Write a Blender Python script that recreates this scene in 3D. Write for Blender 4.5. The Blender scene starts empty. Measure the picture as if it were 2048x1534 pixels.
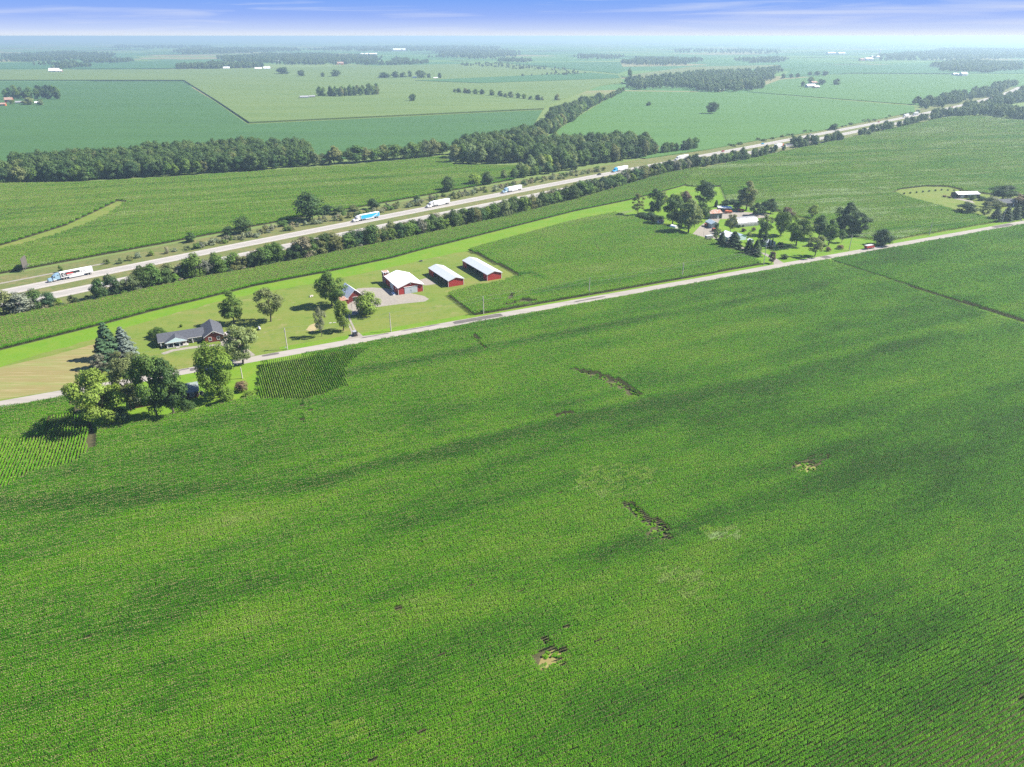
import bpy, math, random
import numpy as np
from mathutils import Vector, Matrix

# ------------------------------------------------------------------ camera, sky, sun, exposure
RAD = math.radians
SC = bpy.context.scene
COL = SC.collection
FPX = 1421.0                      # focal length in photograph pixels (2048 wide)
PITCH = math.atan((767 - 72) / FPX)
HC = 120.0                        # drone height
SP, CP = math.sin(PITCH), math.cos(PITCH)

cam = bpy.data.objects.new('camera', bpy.data.cameras.new('camera'))
COL.objects.link(cam)
cam.location = (0, 0, HC)
cam.rotation_euler = (RAD(90) - PITCH, 0, 0)
cam.data.sensor_fit = 'HORIZONTAL'
cam.data.sensor_width = 36.0
cam.data.lens = FPX / 2048 * 36.0
cam.data.clip_start = 1.0
cam.data.clip_end = 120000.0
SC.camera = cam

SUN_AZ, SUN_EL = 80.0, 44.0       # degrees clockwise from the view direction, height
world = bpy.data.worlds.new('World'); SC.world = world
world.use_nodes = True
wn = world.node_tree; wn.nodes.clear()
def wnode(t, **kw):
    n = wn.nodes.new(t)
    for k, v in kw.items(): setattr(n, k, v)
    return n
w_out = wnode('ShaderNodeOutputWorld'); w_bg = wnode('ShaderNodeBackground')
w_sky = wnode('ShaderNodeTexSky', sky_type='NISHITA', sun_disc=False)
w_sky.sun_elevation = RAD(SUN_EL); w_sky.sun_rotation = RAD(SUN_AZ)
w_sky.altitude = 100.0; w_sky.air_density = 1.0; w_sky.dust_density = 0.4; w_sky.ozone_density = 2.0
SKY_STRENGTH = 0.076
w_bg.inputs['Strength'].default_value = SKY_STRENGTH
# deep summer blue all round above the pale horizon, with thin streaks of cirrus
w_tc = wnode('ShaderNodeTexCoord')
w_sep = wnode('ShaderNodeSeparateXYZ'); wn.links.new(w_tc.outputs['Generated'], w_sep.inputs[0])
w_ramp = wnode('ShaderNodeValToRGB')
wn.links.new(w_sep.outputs['Z'], w_ramp.inputs[0])
cr = w_ramp.color_ramp
cr.elements[0].position = 0.0; cr.elements[0].color = (3.5, 3.75, 4.2, 1)
cr.elements[1].position = 1.0; cr.elements[1].color = (0.3, 0.75, 2.4, 1)
for p, c in ((0.008, (2.2, 2.75, 4.2)), (0.022, (1.05, 1.75, 4.1)), (0.045, (0.40, 1.30, 3.95)), (0.3, (0.4, 1.1, 3.4))):
    e = cr.elements.new(p); e.color = (*c, 1)
w_mixs = wnode('ShaderNodeMix', data_type='RGBA'); w_mixs.inputs[0].default_value = 0.92
wn.links.new(w_sky.outputs[0], w_mixs.inputs[6]); wn.links.new(w_ramp.outputs[0], w_mixs.inputs[7])
w_map = wnode('ShaderNodeMapping'); w_map.inputs['Scale'].default_value = (1.6, 1.6, 34.0)
w_map.inputs['Rotation'].default_value = (0.012, 0.02, 0.3)
wn.links.new(w_tc.outputs['Generated'], w_map.inputs[0])
w_noise = wnode('ShaderNodeTexNoise'); w_noise.inputs['Scale'].default_value = 2.6
w_noise.inputs['Detail'].default_value = 7; w_noise.inputs['Roughness'].default_value = 0.55
w_noise.inputs['Distortion'].default_value = 0.5
wn.links.new(w_map.outputs[0], w_noise.inputs['Vector'])
w_cr2 = wnode('ShaderNodeMapRange'); w_cr2.inputs[1].default_value = 0.50; w_cr2.inputs[2].default_value = 0.80
w_cr2.inputs[3].default_value = 0.0; w_cr2.inputs[4].default_value = 0.75
wn.links.new(w_noise.outputs[0], w_cr2.inputs[0])
w_mixc = wnode('ShaderNodeMix', data_type='RGBA')
w_mixc.inputs[7].default_value = (3.3, 3.55, 4.2, 1)
wn.links.new(w_cr2.outputs[0], w_mixc.inputs[0])
wn.links.new(w_mixs.outputs[2], w_mixc.inputs[6])
wn.links.new(w_mixc.outputs[2], w_bg.inputs['Color'])
wn.links.new(w_bg.outputs[0], w_out.inputs['Surface'])

sun = bpy.data.objects.new('sun', bpy.data.lights.new('sun', 'SUN'))
COL.objects.link(sun)
sun.data.energy = 5.0; sun.data.angle = RAD(0.53); sun.data.color = (1.0, 0.95, 0.86)
sdir = Vector((math.sin(RAD(SUN_AZ)) * math.cos(RAD(SUN_EL)), math.cos(RAD(SUN_AZ)) * math.cos(RAD(SUN_EL)), math.sin(RAD(SUN_EL))))
sun.rotation_euler = sdir.to_track_quat('Z', 'Y').to_euler()
sun.location = (200, -100, 300)

vs = SC.view_settings
vs.view_transform = 'Standard'; vs.look = 'None'; vs.gamma = 1.0; vs.exposure = 1.60
vs.use_curve_mapping = False
SC.display_settings.display_device = 'sRGB'
cy = SC.cycles
cy.max_bounces = 6; cy.diffuse_bounces = 4; cy.glossy_bounces = 2; cy.transmission_bounces = 4
cy.transparent_max_bounces = 4; cy.volume_bounces = 0; cy.caustics_reflective = False; cy.caustics_refractive = False
cy.use_denoising = False; cy.denoiser = 'OPENIMAGEDENOISE'; cy.denoising_input_passes = 'RGB_ALBEDO_NORMAL'; cy.denoising_prefilter = 'NONE'
cy.use_adaptive_sampling = False
cy.sample_clamp_indirect = 4.0

rnd = random.Random(7)
nrs = np.random.RandomState(11)

# ------------------------------------------------------------------ survey: photograph pixel -> point on the land
def G(x, y, z=0.0):
    r = (x - 1024) / FPX; u = (767 - y) / FPX
    t = (HC - z) / (SP - CP * u)
    return (r * t, (CP + SP * u) * t)
def GL(pts, z=0.0):
    return [G(x, y, z) for x, y in pts]
def height_at(Y, ytop):
    k = (767 - ytop) / FPX
    return HC + Y * (k * CP - SP) / (CP + k * SP)
def mpp(Y, z=0.0):                 # metres per photograph pixel across the view
    return (Y * CP + (HC - z) * SP) / FPX

ROAD_A = RAD(26.9); RO = (-186.6, 230.0)
RD = (math.cos(ROAD_A), math.sin(ROAD_A)); RN = (-RD[1], RD[0])
def RP(s, p):                      # along / across the country road
    return (RO[0] + RD[0] * s + RN[0] * p, RO[1] + RD[1] * s + RN[1] * p)
HW_A = RAD(45.5); HO = (-260.0, 343.0)
HD = (math.cos(HW_A), math.sin(HW_A)); HN = (-HD[1], HD[0])
_c = [(0, 586), (250, 538), (500, 486), (830, 422), (985, 391), (1056, 376), (1099, 369), (1159, 359), (1196, 351), (1264, 337.5), (1339, 325),
      (1434, 307), (1536, 290), (1636, 272), (1761, 245), (1811, 234), (1853, 224), (1911, 212), (1981, 192.5), (2045, 177)]
_s, _p = [], []
for q in _c:
    X, Y = G(*q); _s.append((X - HO[0]) * HD[0] + (Y - HO[1]) * HD[1]); _p.append((X - HO[0]) * HN[0] + (Y - HO[1]) * HN[1])
HPOLY = np.polyfit(_s, _p, 3, w=[1 / (300 + s) for s in _s])
def HP(s, p):                      # along / across the highway, p = 0 on the north carriageway's middle
    b = float(np.polyval(HPOLY, min(max(s, -120), 2600)))
    return (HO[0] + HD[0] * s + HN[0] * (b + p), HO[1] + HD[1] * s + HN[1] * (b + p))
def HANG(s):
    a = HP(s - 2, 0); b = HP(s + 2, 0)
    return math.atan2(b[1] - a[1], b[0] - a[0])

# ------------------------------------------------------------------ materials
MATS = {}
def lin(c):
    return tuple(((v / 255) / 12.92 if v / 255 <= 0.04045 else ((v / 255 + 0.055) / 1.055) ** 2.4) for v in c)
def mat(name, c1, c2=None, scale=1.0, rough=0.8, spec=0.25, coords='Object', detail=4.0, bump=0.0, bscale=None, metal=0.0, stretch=None, contrast=(0.35, 0.65)):
    if name in MATS: return MATS[name]
    m = bpy.data.materials.new(name); m.use_nodes = True
    nt = m.node_tree; b = nt.nodes['Principled BSDF']
    b.inputs['Roughness'].default_value = rough; b.inputs['Specular IOR Level'].default_value = spec
    b.inputs['Metallic'].default_value = metal
    c2 = c2 or tuple(v * 0.8 for v in c1)
    if coords == 'World':
        src = nt.nodes.new('ShaderNodeNewGeometry').outputs['Position']
    else:
        src = nt.nodes.new('ShaderNodeTexCoord').outputs['Object']
    if stretch:
        mp = nt.nodes.new('ShaderNodeMapping'); mp.inputs['Rotation'].default_value = (0, 0, stretch[1]); mp.inputs['Scale'].default_value = stretch[0]
        mp.vector_type = 'TEXTURE' if False else 'POINT'
        nt.links.new(src, mp.inputs[0]); vec = mp.outputs[0]
    else: vec = src
    nz = nt.nodes.new('ShaderNodeTexNoise'); nz.inputs['Scale'].default_value = scale; nz.inputs['Detail'].default_value = detail
    nt.links.new(vec, nz.inputs['Vector'])
    mr = nt.nodes.new('ShaderNodeMapRange'); mr.inputs[1].default_value, mr.inputs[2].default_value = contrast
    nt.links.new(nz.outputs[0], mr.inputs[0])
    mx = nt.nodes.new('ShaderNodeMix'); mx.data_type = 'RGBA'
    mx.inputs[6].default_value = (*c1, 1); mx.inputs[7].default_value = (*c2, 1)
    nt.links.new(mr.outputs[0], mx.inputs[0]); nt.links.new(mx.outputs[2], b.inputs['Base Color'])
    if bump:
        n2 = nt.nodes.new('ShaderNodeTexNoise'); n2.inputs['Scale'].default_value = bscale or scale * 6; n2.inputs['Detail'].default_value = 3
        nt.links.new(src, n2.inputs['Vector'])
        bp = nt.nodes.new('ShaderNodeBump'); bp.inputs['Strength'].default_value = bump; bp.inputs['Distance'].default_value = 0.3
        nt.links.new(n2.outputs[0], bp.inputs['Height']); nt.links.new(bp.outputs[0], b.inputs['Normal'])
    MATS[name] = m
    return m

def mix_layers(name, base, layers, rough=0.9, spec=0.1, bump=None):
    """ground material: base colour with noise layers (colour, scale, lo, hi, amount, stretch) by world position"""
    m = bpy.data.materials.new(name); m.use_nodes = True; nt = m.node_tree; b = nt.nodes['Principled BSDF']
    b.inputs['Roughness'].default_value = rough; b.inputs['Specular IOR Level'].default_value = spec
    src = nt.nodes.new('ShaderNodeNewGeometry').outputs['Position']
    prev = nt.nodes.new('ShaderNodeRGB'); prev.outputs[0].default_value = (*base, 1); prev = prev.outputs[0]
    for i, (c, sc, lo, hi, amt, st) in enumerate(layers):
        mp = nt.nodes.new('ShaderNodeMapping'); mp.inputs['Location'].default_value = (31.7 * i, 12.3 * i, 0)
        if st: mp.inputs['Rotation'].default_value = (0, 0, -st[0]); mp.inputs['Scale'].default_value = (st[1], st[2], 1)
        nt.links.new(src, mp.inputs[0])
        nz = nt.nodes.new('ShaderNodeTexNoise'); nz.inputs['Scale'].default_value = sc; nz.inputs['Detail'].default_value = 5; nz.inputs['Roughness'].default_value = 0.6
        nt.links.new(mp.outputs[0], nz.inputs['Vector'])
        mr = nt.nodes.new('ShaderNodeMapRange'); mr.inputs[1].default_value = lo; mr.inputs[2].default_value = hi; mr.inputs[4].default_value = amt
        nt.links.new(nz.outputs[0], mr.inputs[0])
        mx = nt.nodes.new('ShaderNodeMix'); mx.data_type = 'RGBA'; mx.inputs[7].default_value = (*c, 1)
        nt.links.new(mr.outputs[0], mx.inputs[0]); nt.links.new(prev, mx.inputs[6]); prev = mx.outputs[2]
    nt.links.new(prev, b.inputs['Base Color'])
    if bump:
        n2 = nt.nodes.new('ShaderNodeTexNoise'); n2.inputs['Scale'].default_value = bump[0]; n2.inputs['Detail'].default_value = 4
        nt.links.new(src, n2.inputs['Vector'])
        bp = nt.nodes.new('ShaderNodeBump'); bp.inputs['Strength'].default_value = bump[1]; bp.inputs['Distance'].default_value = bump[2]
        nt.links.new(n2.outputs[0], bp.inputs['Height']); nt.links.new(bp.outputs[0], b.inputs['Normal'])
    MATS[name] = m
    return m

def leaf_material(name, transl=0.35, tint=(1.25, 1.3, 0.55), instancer=None, tips=None, vary=0.35):
    """foliage: colour from the object's own colour (trees) or from the crop's tone attribute"""
    m = bpy.data.materials.new(name); m.use_nodes = True; nt = m.node_tree
    b = nt.nodes['Principled BSDF']; out = nt.nodes['Material Output']
    b.inputs['Roughness'].default_value = 0.6; b.inputs['Specular IOR Level'].default_value = 0.15
    if instancer:
        at = nt.nodes.new('ShaderNodeAttribute'); at.attribute_type = 'INSTANCER'; at.attribute_name = 'tone'
        rp = nt.nodes.new('ShaderNodeValToRGB'); e = rp.color_ramp.elements
        e[0].position = 0; e[0].color = (*instancer[0], 1); e[1].position = 1; e[1].color = (*instancer[-1], 1)
        for i, c in enumerate(instancer[1:-1]):
            q = e.new((i + 1) / (len(instancer) - 1)); q.color = (*c, 1)
        nt.links.new(at.outputs['Fac'], rp.inputs[0]); col = rp.outputs[0]
    else:
        oi = nt.nodes.new('ShaderNodeObjectInfo'); col = oi.outputs['Color']
    tc = nt.nodes.new('ShaderNodeTexCoord')
    nz = nt.nodes.new('ShaderNodeTexNoise'); nz.inputs['Scale'].default_value = 3.0 if not instancer else 3.2; nz.inputs['Detail'].default_value = 3
    nt.links.new(tc.outputs['Object'], nz.inputs['Vector'])
    mr = nt.nodes.new('ShaderNodeMapRange'); mr.inputs[1].default_value = 0.3; mr.inputs[2].default_value = 0.7
    mr.inputs[3].default_value = 1 - vary; mr.inputs[4].default_value = 1 + vary
    nt.links.new(nz.outputs[0], mr.inputs[0])
    vm = nt.nodes.new('ShaderNodeVectorMath'); vm.operation = 'SCALE'
    nt.links.new(col, vm.inputs[0]); nt.links.new(mr.outputs[0], vm.inputs['Scale'])
    nt.links.new(vm.outputs[0], b.inputs['Base Color'])
    tr = nt.nodes.new('ShaderNodeBsdfTranslucent')
    tm = nt.nodes.new('ShaderNodeVectorMath'); tm.operation = 'MULTIPLY'; tm.inputs[1].default_value = tint
    nt.links.new(vm.outputs[0], tm.inputs[0]); nt.links.new(tm.outputs[0], tr.inputs['Color'])
    ms = nt.nodes.new('ShaderNodeMixShader'); ms.inputs[0].default_value = transl
    nt.links.new(b.outputs[0], ms.inputs[1]); nt.links.new(tr.outputs[0], ms.inputs[2]); nt.links.new(ms.outputs[0], out.inputs['Surface'])
    MATS[name] = m
    return m

# ------------------------------------------------------------------ mesh helpers
class MB:
    def __init__(s): s.v = []; s.f = []; s.mi = []
    def poly(s, pts, mi=0):
        n = len(s.v); s.v += [tuple(p) for p in pts]; s.f.append(tuple(range(n, n + len(pts)))); s.mi.append(mi); return s
    def box(s, x0, x1, y0, y1, z0, z1, mi=0, M=None):
        c = [(x0, y0, z0), (x1, y0, z0), (x1, y1, z0), (x0, y1, z0), (x0, y0, z1), (x1, y0, z1), (x1, y1, z1), (x0, y1, z1)]
        if M is not None: c = [tuple(M @ Vector(p)) for p in c]
        n = len(s.v); s.v += c
        for f in ((3, 2, 1, 0), (4, 5, 6, 7), (0, 1, 5, 4), (1, 2, 6, 5), (2, 3, 7, 6), (3, 0, 4, 7)):
            s.f.append(tuple(n + i for i in f)); s.mi.append(mi)
        return s
    def prism(s, prof, y0, y1, mi=0, axis='y'):
        """profile (x, z) swept along y (or (y, z) along x)"""
        n = len(s.v); k = len(prof)
        for y in (y0, y1):
            for a, z in prof: s.v.append((a, y, z) if axis == 'y' else (y, a, z))
        s.f.append(tuple(range(n, n + k))); s.mi.append(mi)
        s.f.append(tuple(range(n + 2 * k - 1, n + k - 1, -1))); s.mi.append(mi)
        for i in range(k):
            j = (i + 1) % k; s.f.append((n + i, n + k + i, n + k + j, n + j)); s.mi.append(mi)
        return s
    def tube(s, p0, p1, r0, r1, n=8, mi=0, caps=True):
        p0 = Vector(p0); p1 = Vector(p1); d = (p1 - p0).normalized()
        a = d.orthogonal().normalized(); b = d.cross(a); k = len(s.v)
        for p, r in ((p0, r0), (p1, r1)):
            for i in range(n):
                t = 2 * math.pi * i / n; s.v.append(tuple(p + (a * math.cos(t) + b * math.sin(t)) * r))
        for i in range(n):
            j = (i + 1) % n; s.f.append((k + i, k + j, k + n + j, k + n + i)); s.mi.append(mi)
        if caps:
            s.f.append(tuple(range(k + n - 1, k - 1, -1))); s.mi.append(mi)
            s.f.append(tuple(range(k + n, k + 2 * n))); s.mi.append(mi)
        return s
    def mesh(s, name, mats):
        me = bpy.data.meshes.new(name); me.from_pydata(s.v, [], s.f)
        for m in (mats if isinstance(mats, (list, tuple)) else [mats]): me.materials.append(MATS[m] if isinstance(m, str) else m)
        if any(s.mi): me.polygons.foreach_set('material_index', s.mi)
        me.update(); return me
    def build(s, name, mats, parent=None, loc=None):
        return obj(name, s.mesh(name, mats), parent, loc)

def obj(name, me, parent=None, loc=None):
    o = bpy.data.objects.new(name, me); COL.objects.link(o)
    if parent is not None: o.parent = parent
    if loc is not None: o.location = loc
    return o
def tag(o, label=None, cat=None, group=None, kind=None):
    if label: o['label'] = label
    if cat: o['category'] = cat
    if group: o['group'] = group
    if kind: o['kind'] = kind
    return o
def thing(name, label, cat, loc=(0, 0, 0), rz=0.0, group=None):
    o = bpy.data.objects.new(name, None); COL.objects.link(o); o.empty_display_size = 1.0
    o.location = loc; o.rotation_euler = (0, 0, rz)
    return tag(o, label, cat, group)
def sheet(name, pts, z, m, label=None, sub=0):
    o = MB().poly([(x, y, z) for x, y in pts]).build(name, m)
    tag(o, label, None, None, 'structure'); return o
def np_mesh(name, V, quads, mats, mi=None):
    me = bpy.data.meshes.new(name)
    V = np.asarray(V, np.float32); quads = np.asarray(quads, np.int32)
    me.vertices.add(len(V)); me.vertices.foreach_set('co', V.ravel())
    k = quads.shape[1]
    me.loops.add(quads.size); me.loops.foreach_set('vertex_index', quads.ravel())
    me.polygons.add(len(quads)); me.polygons.foreach_set('loop_start', np.arange(len(quads), dtype=np.int32) * k)
    for m in mats: me.materials.append(MATS[m])
    if mi is not None: me.polygons.foreach_set('material_index', np.asarray(mi, np.int32))
    me.update(calc_edges=True); me.validate()
    return me

def inside(P, poly):
    x, y = P[:, 0], P[:, 1]; r = np.zeros(len(P), bool); n = len(poly)
    for i in range(n):
        x0, y0 = poly[i]; x1, y1 = poly[(i + 1) % n]
        if y0 == y1: continue
        c = ((y0 > y) != (y1 > y)) & (x < (x1 - x0) * (y - y0) / (y1 - y0) + x0)
        r ^= c
    return r
_tab = nrs.rand(256, 256)
def vnoise(x, y):
    xi = np.floor(x).astype(int); yi = np.floor(y).astype(int); fx = x - xi; fy = y - yi
    fx = fx * fx * (3 - 2 * fx); fy = fy * fy * (3 - 2 * fy)
    a = _tab[xi % 256, yi % 256]; b = _tab[(xi + 1) % 256, yi % 256]; c = _tab[xi % 256, (yi + 1) % 256]; d = _tab[(xi + 1) % 256, (yi + 1) % 256]
    return (a * (1 - fx) + b * fx) * (1 - fy) + (c * (1 - fx) + d * fx) * fy
def fbm(x, y, o=4):
    r = 0; a = 0.5; t = 0
    for i in range(o): r = r + a * vnoise(x + 17.3 * i, y + 9.1 * i); t += a; x = x * 2.03; y = y * 2.03; a *= 0.55
    return r / t
def seg_dist(P, pl):
    d = np.full(len(P), 1e9)
    for (x0, y0), (x1, y1) in zip(pl[:-1], pl[1:]):
        v = np.array([x1 - x0, y1 - y0]); L = v @ v
        t = np.clip(((P - [x0, y0]) @ v) / L, 0, 1)
        d = np.minimum(d, np.hypot(*(P - ([x0, y0] + t[:, None] * v)).T))
    return d

# ------------------------------------------------------------------ geometry-node scatter (crops, weeds and woods only)
def scatter(name, P, rot, scl, tone, protos, label, cat, rx=None):
    """one 'stuff' object: the protos' meshes set on points with attributes"""
    c = bpy.data.collections.new(name + '_kinds')
    for i, me in enumerate(protos): c.objects.link(bpy.data.objects.new('%s_%02d' % (name, i), me))
    n = len(P); me = bpy.data.meshes.new(name); me.vertices.add(n)
    co = np.zeros((n, 3), np.float32); co[:, :P.shape[1]] = P; me.vertices.foreach_set('co', co.ravel())
    def attr(nm, typ, arr, key):
        a = me.attributes.new(nm, typ, 'POINT'); a.data.foreach_set(key, np.ascontiguousarray(arr).ravel())
    rv = np.zeros((n, 3), np.float32); rv[:, 2] = rot
    attr('rot', 'FLOAT_VECTOR', rv, 'vector'); attr('scl', 'FLOAT_VECTOR', scl.astype(np.float32), 'vector')
    attr('tone', 'FLOAT', tone.astype(np.float32), 'value')
    attr('idx', 'INT', nrs.randint(0, len(protos), n).astype(np.int32), 'value')
    o = obj(name, me); tag(o, label, cat, None, 'stuff')
    ng = bpy.data.node_groups.new(name + '_scatter', 'GeometryNodeTree')
    ng.interface.new_socket('Geometry', in_out='INPUT', socket_type='NodeSocketGeometry')
    ng.interface.new_socket('Geometry', in_out='OUTPUT', socket_type='NodeSocketGeometry')
    N = ng.nodes.new; L = ng.links.new
    gi = N('NodeGroupInput'); go = N('NodeGroupOutput')
    ci = N('GeometryNodeCollectionInfo'); ci.inputs['Collection'].default_value = c; ci.inputs['Separate Children'].default_value = True; ci.inputs['Reset Children'].default_value = True
    ip = N('GeometryNodeInstanceOnPoints'); ip.inputs['Pick Instance'].default_value = True
    def na(nm, t):
        a = N('GeometryNodeInputNamedAttribute'); a.data_type = t; a.inputs['Name'].default_value = nm; return [x for x in a.outputs if x.enabled and x.name == 'Attribute'][0]
    m2p = N('GeometryNodeMeshToPoints')
    L(gi.outputs[0], m2p.inputs['Mesh']); L(m2p.outputs[0], ip.inputs['Points']); L(ci.outputs[0], ip.inputs['Instance'])
    L(na('idx', 'INT'), ip.inputs['Instance Index'])
    e2r = N('FunctionNodeEulerToRotation'); L(na('rot', 'FLOAT_VECTOR'), e2r.inputs[0]); L(e2r.outputs[0], ip.inputs['Rotation'])
    L(na('scl', 'FLOAT_VECTOR'), ip.inputs['Scale'])
    L(ip.outputs[0], go.inputs[0])
    md = o.modifiers.new('scatter', 'NODES'); md.node_group = ng
    return o

# ------------------------------------------------------------------ the land
mix_layers('verge_grass', (0.099, 0.114, 0.034), [((0.152, 0.129, 0.057), 0.05, 0.42, 0.62, 0.8, (HW_A, 0.35, 2.2)), ((0.065, 0.099, 0.027), 0.35, 0.45, 0.6, 0.7, None), ((0.182, 0.160, 0.084), 1.2, 0.55, 0.7, 0.5, None)], bump=(1.2, 0.5, 0.3))
mix_layers('lawn', (0.095, 0.141, 0.020), [((0.122, 0.144, 0.029), 0.045, 0.40, 0.62, 0.9, (ROAD_A, 0.5, 1.6)), ((0.156, 0.141, 0.047), 0.075, 0.55, 0.72, 0.75, (ROAD_A, 0.6, 1.5)), ((0.065, 0.118, 0.015), 0.5, 0.5, 0.7, 0.6, None), ((0.141, 0.156, 0.038), 0.9, 0.52, 0.66, 0.5, (ROAD_A, 0.15, 1.6)), ((0.061, 0.114, 0.014), 0.16, 0.54, 0.70, 0.75, None), ((0.190, 0.163, 0.076), 0.11, 0.60, 0.74, 0.85, None), ((0.152, 0.163, 0.046), 2.2, 0.5, 0.62, 0.45, None)], bump=(3.0, 0.25, 0.08))
mix_layers('lawn_lush', (0.087, 0.171, 0.011), [((0.118, 0.182, 0.015), 0.06, 0.4, 0.65, 0.8, (HW_A, 0.4, 1.5)), ((0.065, 0.144, 0.010), 0.5, 0.5, 0.7, 0.6, None), ((0.129, 0.171, 0.023), 0.13, 0.5, 0.68, 0.8, None), ((0.057, 0.133, 0.009), 1.8, 0.5, 0.64, 0.5, None)], bump=(3.0, 0.3, 0.1))
mix_layers('hay_stubble', (0.171, 0.144, 0.057), [((0.152, 0.171, 0.053), 0.10, 0.45, 0.62, 0.85, (ROAD_A, 0.25, 1.9)), ((0.251, 0.205, 0.106), 0.5, 0.5, 0.68, 0.7, (ROAD_A, 0.12, 1.6)), ((0.129, 0.152, 0.042), 1.0, 0.55, 0.7, 0.5, None)], bump=(2.0, 0.3, 0.12))
mix_layers('soil', (0.055, 0.052, 0.026), [((0.10, 0.085, 0.048), 0.4, 0.5, 0.7, 0.7, None), ((0.040, 0.062, 0.016), 0.9, 0.55, 0.7, 0.7, None)], bump=(2.5, 0.6, 0.2))
mix_layers('gravel', (0.208, 0.186, 0.153), [((0.186, 0.170, 0.148), 0.12, 0.42, 0.62, 0.7, None), ((0.295, 0.274, 0.240), 0.9, 0.5, 0.68, 0.6, None), ((0.153, 0.158, 0.076), 0.3, 0.64, 0.76, 0.7, None)], bump=(4.0, 0.4, 0.05))
mix_layers('chip_seal', (0.255, 0.233, 0.204), [((0.198, 0.182, 0.160), 0.10, 0.45, 0.62, 0.7, (ROAD_A, 0.2, 3.0)), ((0.281, 0.262, 0.236), 0.7, 0.5, 0.7, 0.5, (ROAD_A, 0.15, 2.0))])
mix_layers('asphalt_patch', (0.076, 0.068, 0.065), [((0.137, 0.125, 0.114), 0.5, 0.4, 0.65, 0.8, (ROAD_A, 0.2, 2.0))])
mix_layers('concrete_lane', (0.255, 0.239, 0.214), [((0.211, 0.198, 0.179), 0.25, 0.42, 0.62, 0.7, (HW_A, 0.03, 1.4)), ((0.287, 0.268, 0.243), 0.6, 0.5, 0.7, 0.5, None)])
mix_layers('shoulder', (0.300, 0.275, 0.246), [((0.255, 0.230, 0.204), 0.3, 0.45, 0.65, 0.6, (HW_A, 0.1, 1.0))])
mat('lane_paint', (0.590, 0.590, 0.574), (0.451, 0.443, 0.410), 0.8, 0.6)

def far_ground_material():
    """open farm land to the horizon: a patchwork of corn, beans, pasture and woods too far off to part"""
    m = bpy.data.materials.new('farm_country'); m.use_nodes = True; nt = m.node_tree; b = nt.nodes['Principled BSDF']
    b.inputs['Roughness'].default_value = 0.95; b.inputs['Specular IOR Level'].default_value = 0.05
    pos = nt.nodes.new('ShaderNodeNewGeometry').outputs['Position']
    mp = nt.nodes.new('ShaderNodeMapping'); mp.inputs['Rotation'].default_value = (0, 0, -ROAD_A); mp.inputs['Scale'].default_value = (1 / 620, 1 / 420, 1)
    nt.links.new(pos, mp.inputs[0])
    vo = nt.nodes.new('ShaderNodeTexVoronoi'); vo.distance = 'CHEBYCHEV'; vo.inputs['Scale'].default_value = 1.0; vo.inputs['Randomness'].default_value = 0.7
    nt.links.new(mp.outputs[0], vo.inputs['Vector'])
    rp = nt.nodes.new('ShaderNodeValToRGB'); rp.color_ramp.interpolation = 'CONSTANT'
    e = rp.color_ramp.elements; e[0].position = 0; e[0].color = (0.055, 0.125, 0.04, 1); e[1].position = 0.86; e[1].color = (0.16, 0.15, 0.07, 1)
    for p, c in ((0.22, (0.085, 0.15, 0.04)), (0.42, (0.05, 0.115, 0.045)), (0.6, (0.12, 0.165, 0.055)), (0.74, (0.07, 0.14, 0.045))):
        q = e.new(p); q.color = (*c, 1)
    sx = nt.nodes.new('ShaderNodeSeparateColor'); nt.links.new(vo.outputs['Color'], sx.inputs[0]); nt.links.new(sx.outputs[0], rp.inputs[0])
    mp2 = nt.nodes.new('ShaderNodeMapping'); mp2.inputs['Scale'].default_value = (1 / 900, 1 / 900, 1); nt.links.new(pos, mp2.inputs[0])
    nz = nt.nodes.new('ShaderNodeTexNoise'); nz.inputs['Scale'].default_value = 1.0; nz.inputs['Detail'].default_value = 8; nz.inputs['Roughness'].default_value = 0.6
    nt.links.new(mp2.outputs[0], nz.inputs['Vector'])
    mr = nt.nodes.new('ShaderNodeMapRange'); mr.inputs[1].default_value = 0.56; mr.inputs[2].default_value = 0.60
    nt.links.new(nz.outputs[0], mr.inputs[0])
    mx = nt.nodes.new('ShaderNodeMix'); mx.data_type = 'RGBA'; mx.inputs[7].default_value = (0.025, 0.05, 0.018, 1)
    nt.links.new(mr.outputs[0], mx.inputs[0]); nt.links.new(rp.outputs[0], mx.inputs[6])
    # near the farms plain roadside grass takes over
    ds = nt.nodes.new('ShaderNodeVectorMath'); ds.operation = 'LENGTH'; nt.links.new(pos, ds.inputs[0])
    m3 = nt.nodes.new('ShaderNodeMapRange'); m3.inputs[1].default_value = 1700; m3.inputs[2].default_value = 1900
    nt.links.new(ds.outputs['Value'], m3.inputs[0])
    my = nt.nodes.new('ShaderNodeMix'); my.data_type = 'RGBA'; my.inputs[6].default_value = (0.11, 0.15, 0.045, 1)
    nt.links.new(m3.outputs[0], my.inputs[0]); nt.links.new(mx.outputs[2], my.inputs[7])
    nt.links.new(my.outputs[2], b.inputs['Base Color'])
    MATS['farm_country'] = m
far_ground_material()
LAND = 46000.0
sheet('ground', [(-LAND, -3000), (LAND, -3000), (LAND, LAND), (-LAND, LAND)], 0.0, 'farm_country')

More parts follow.
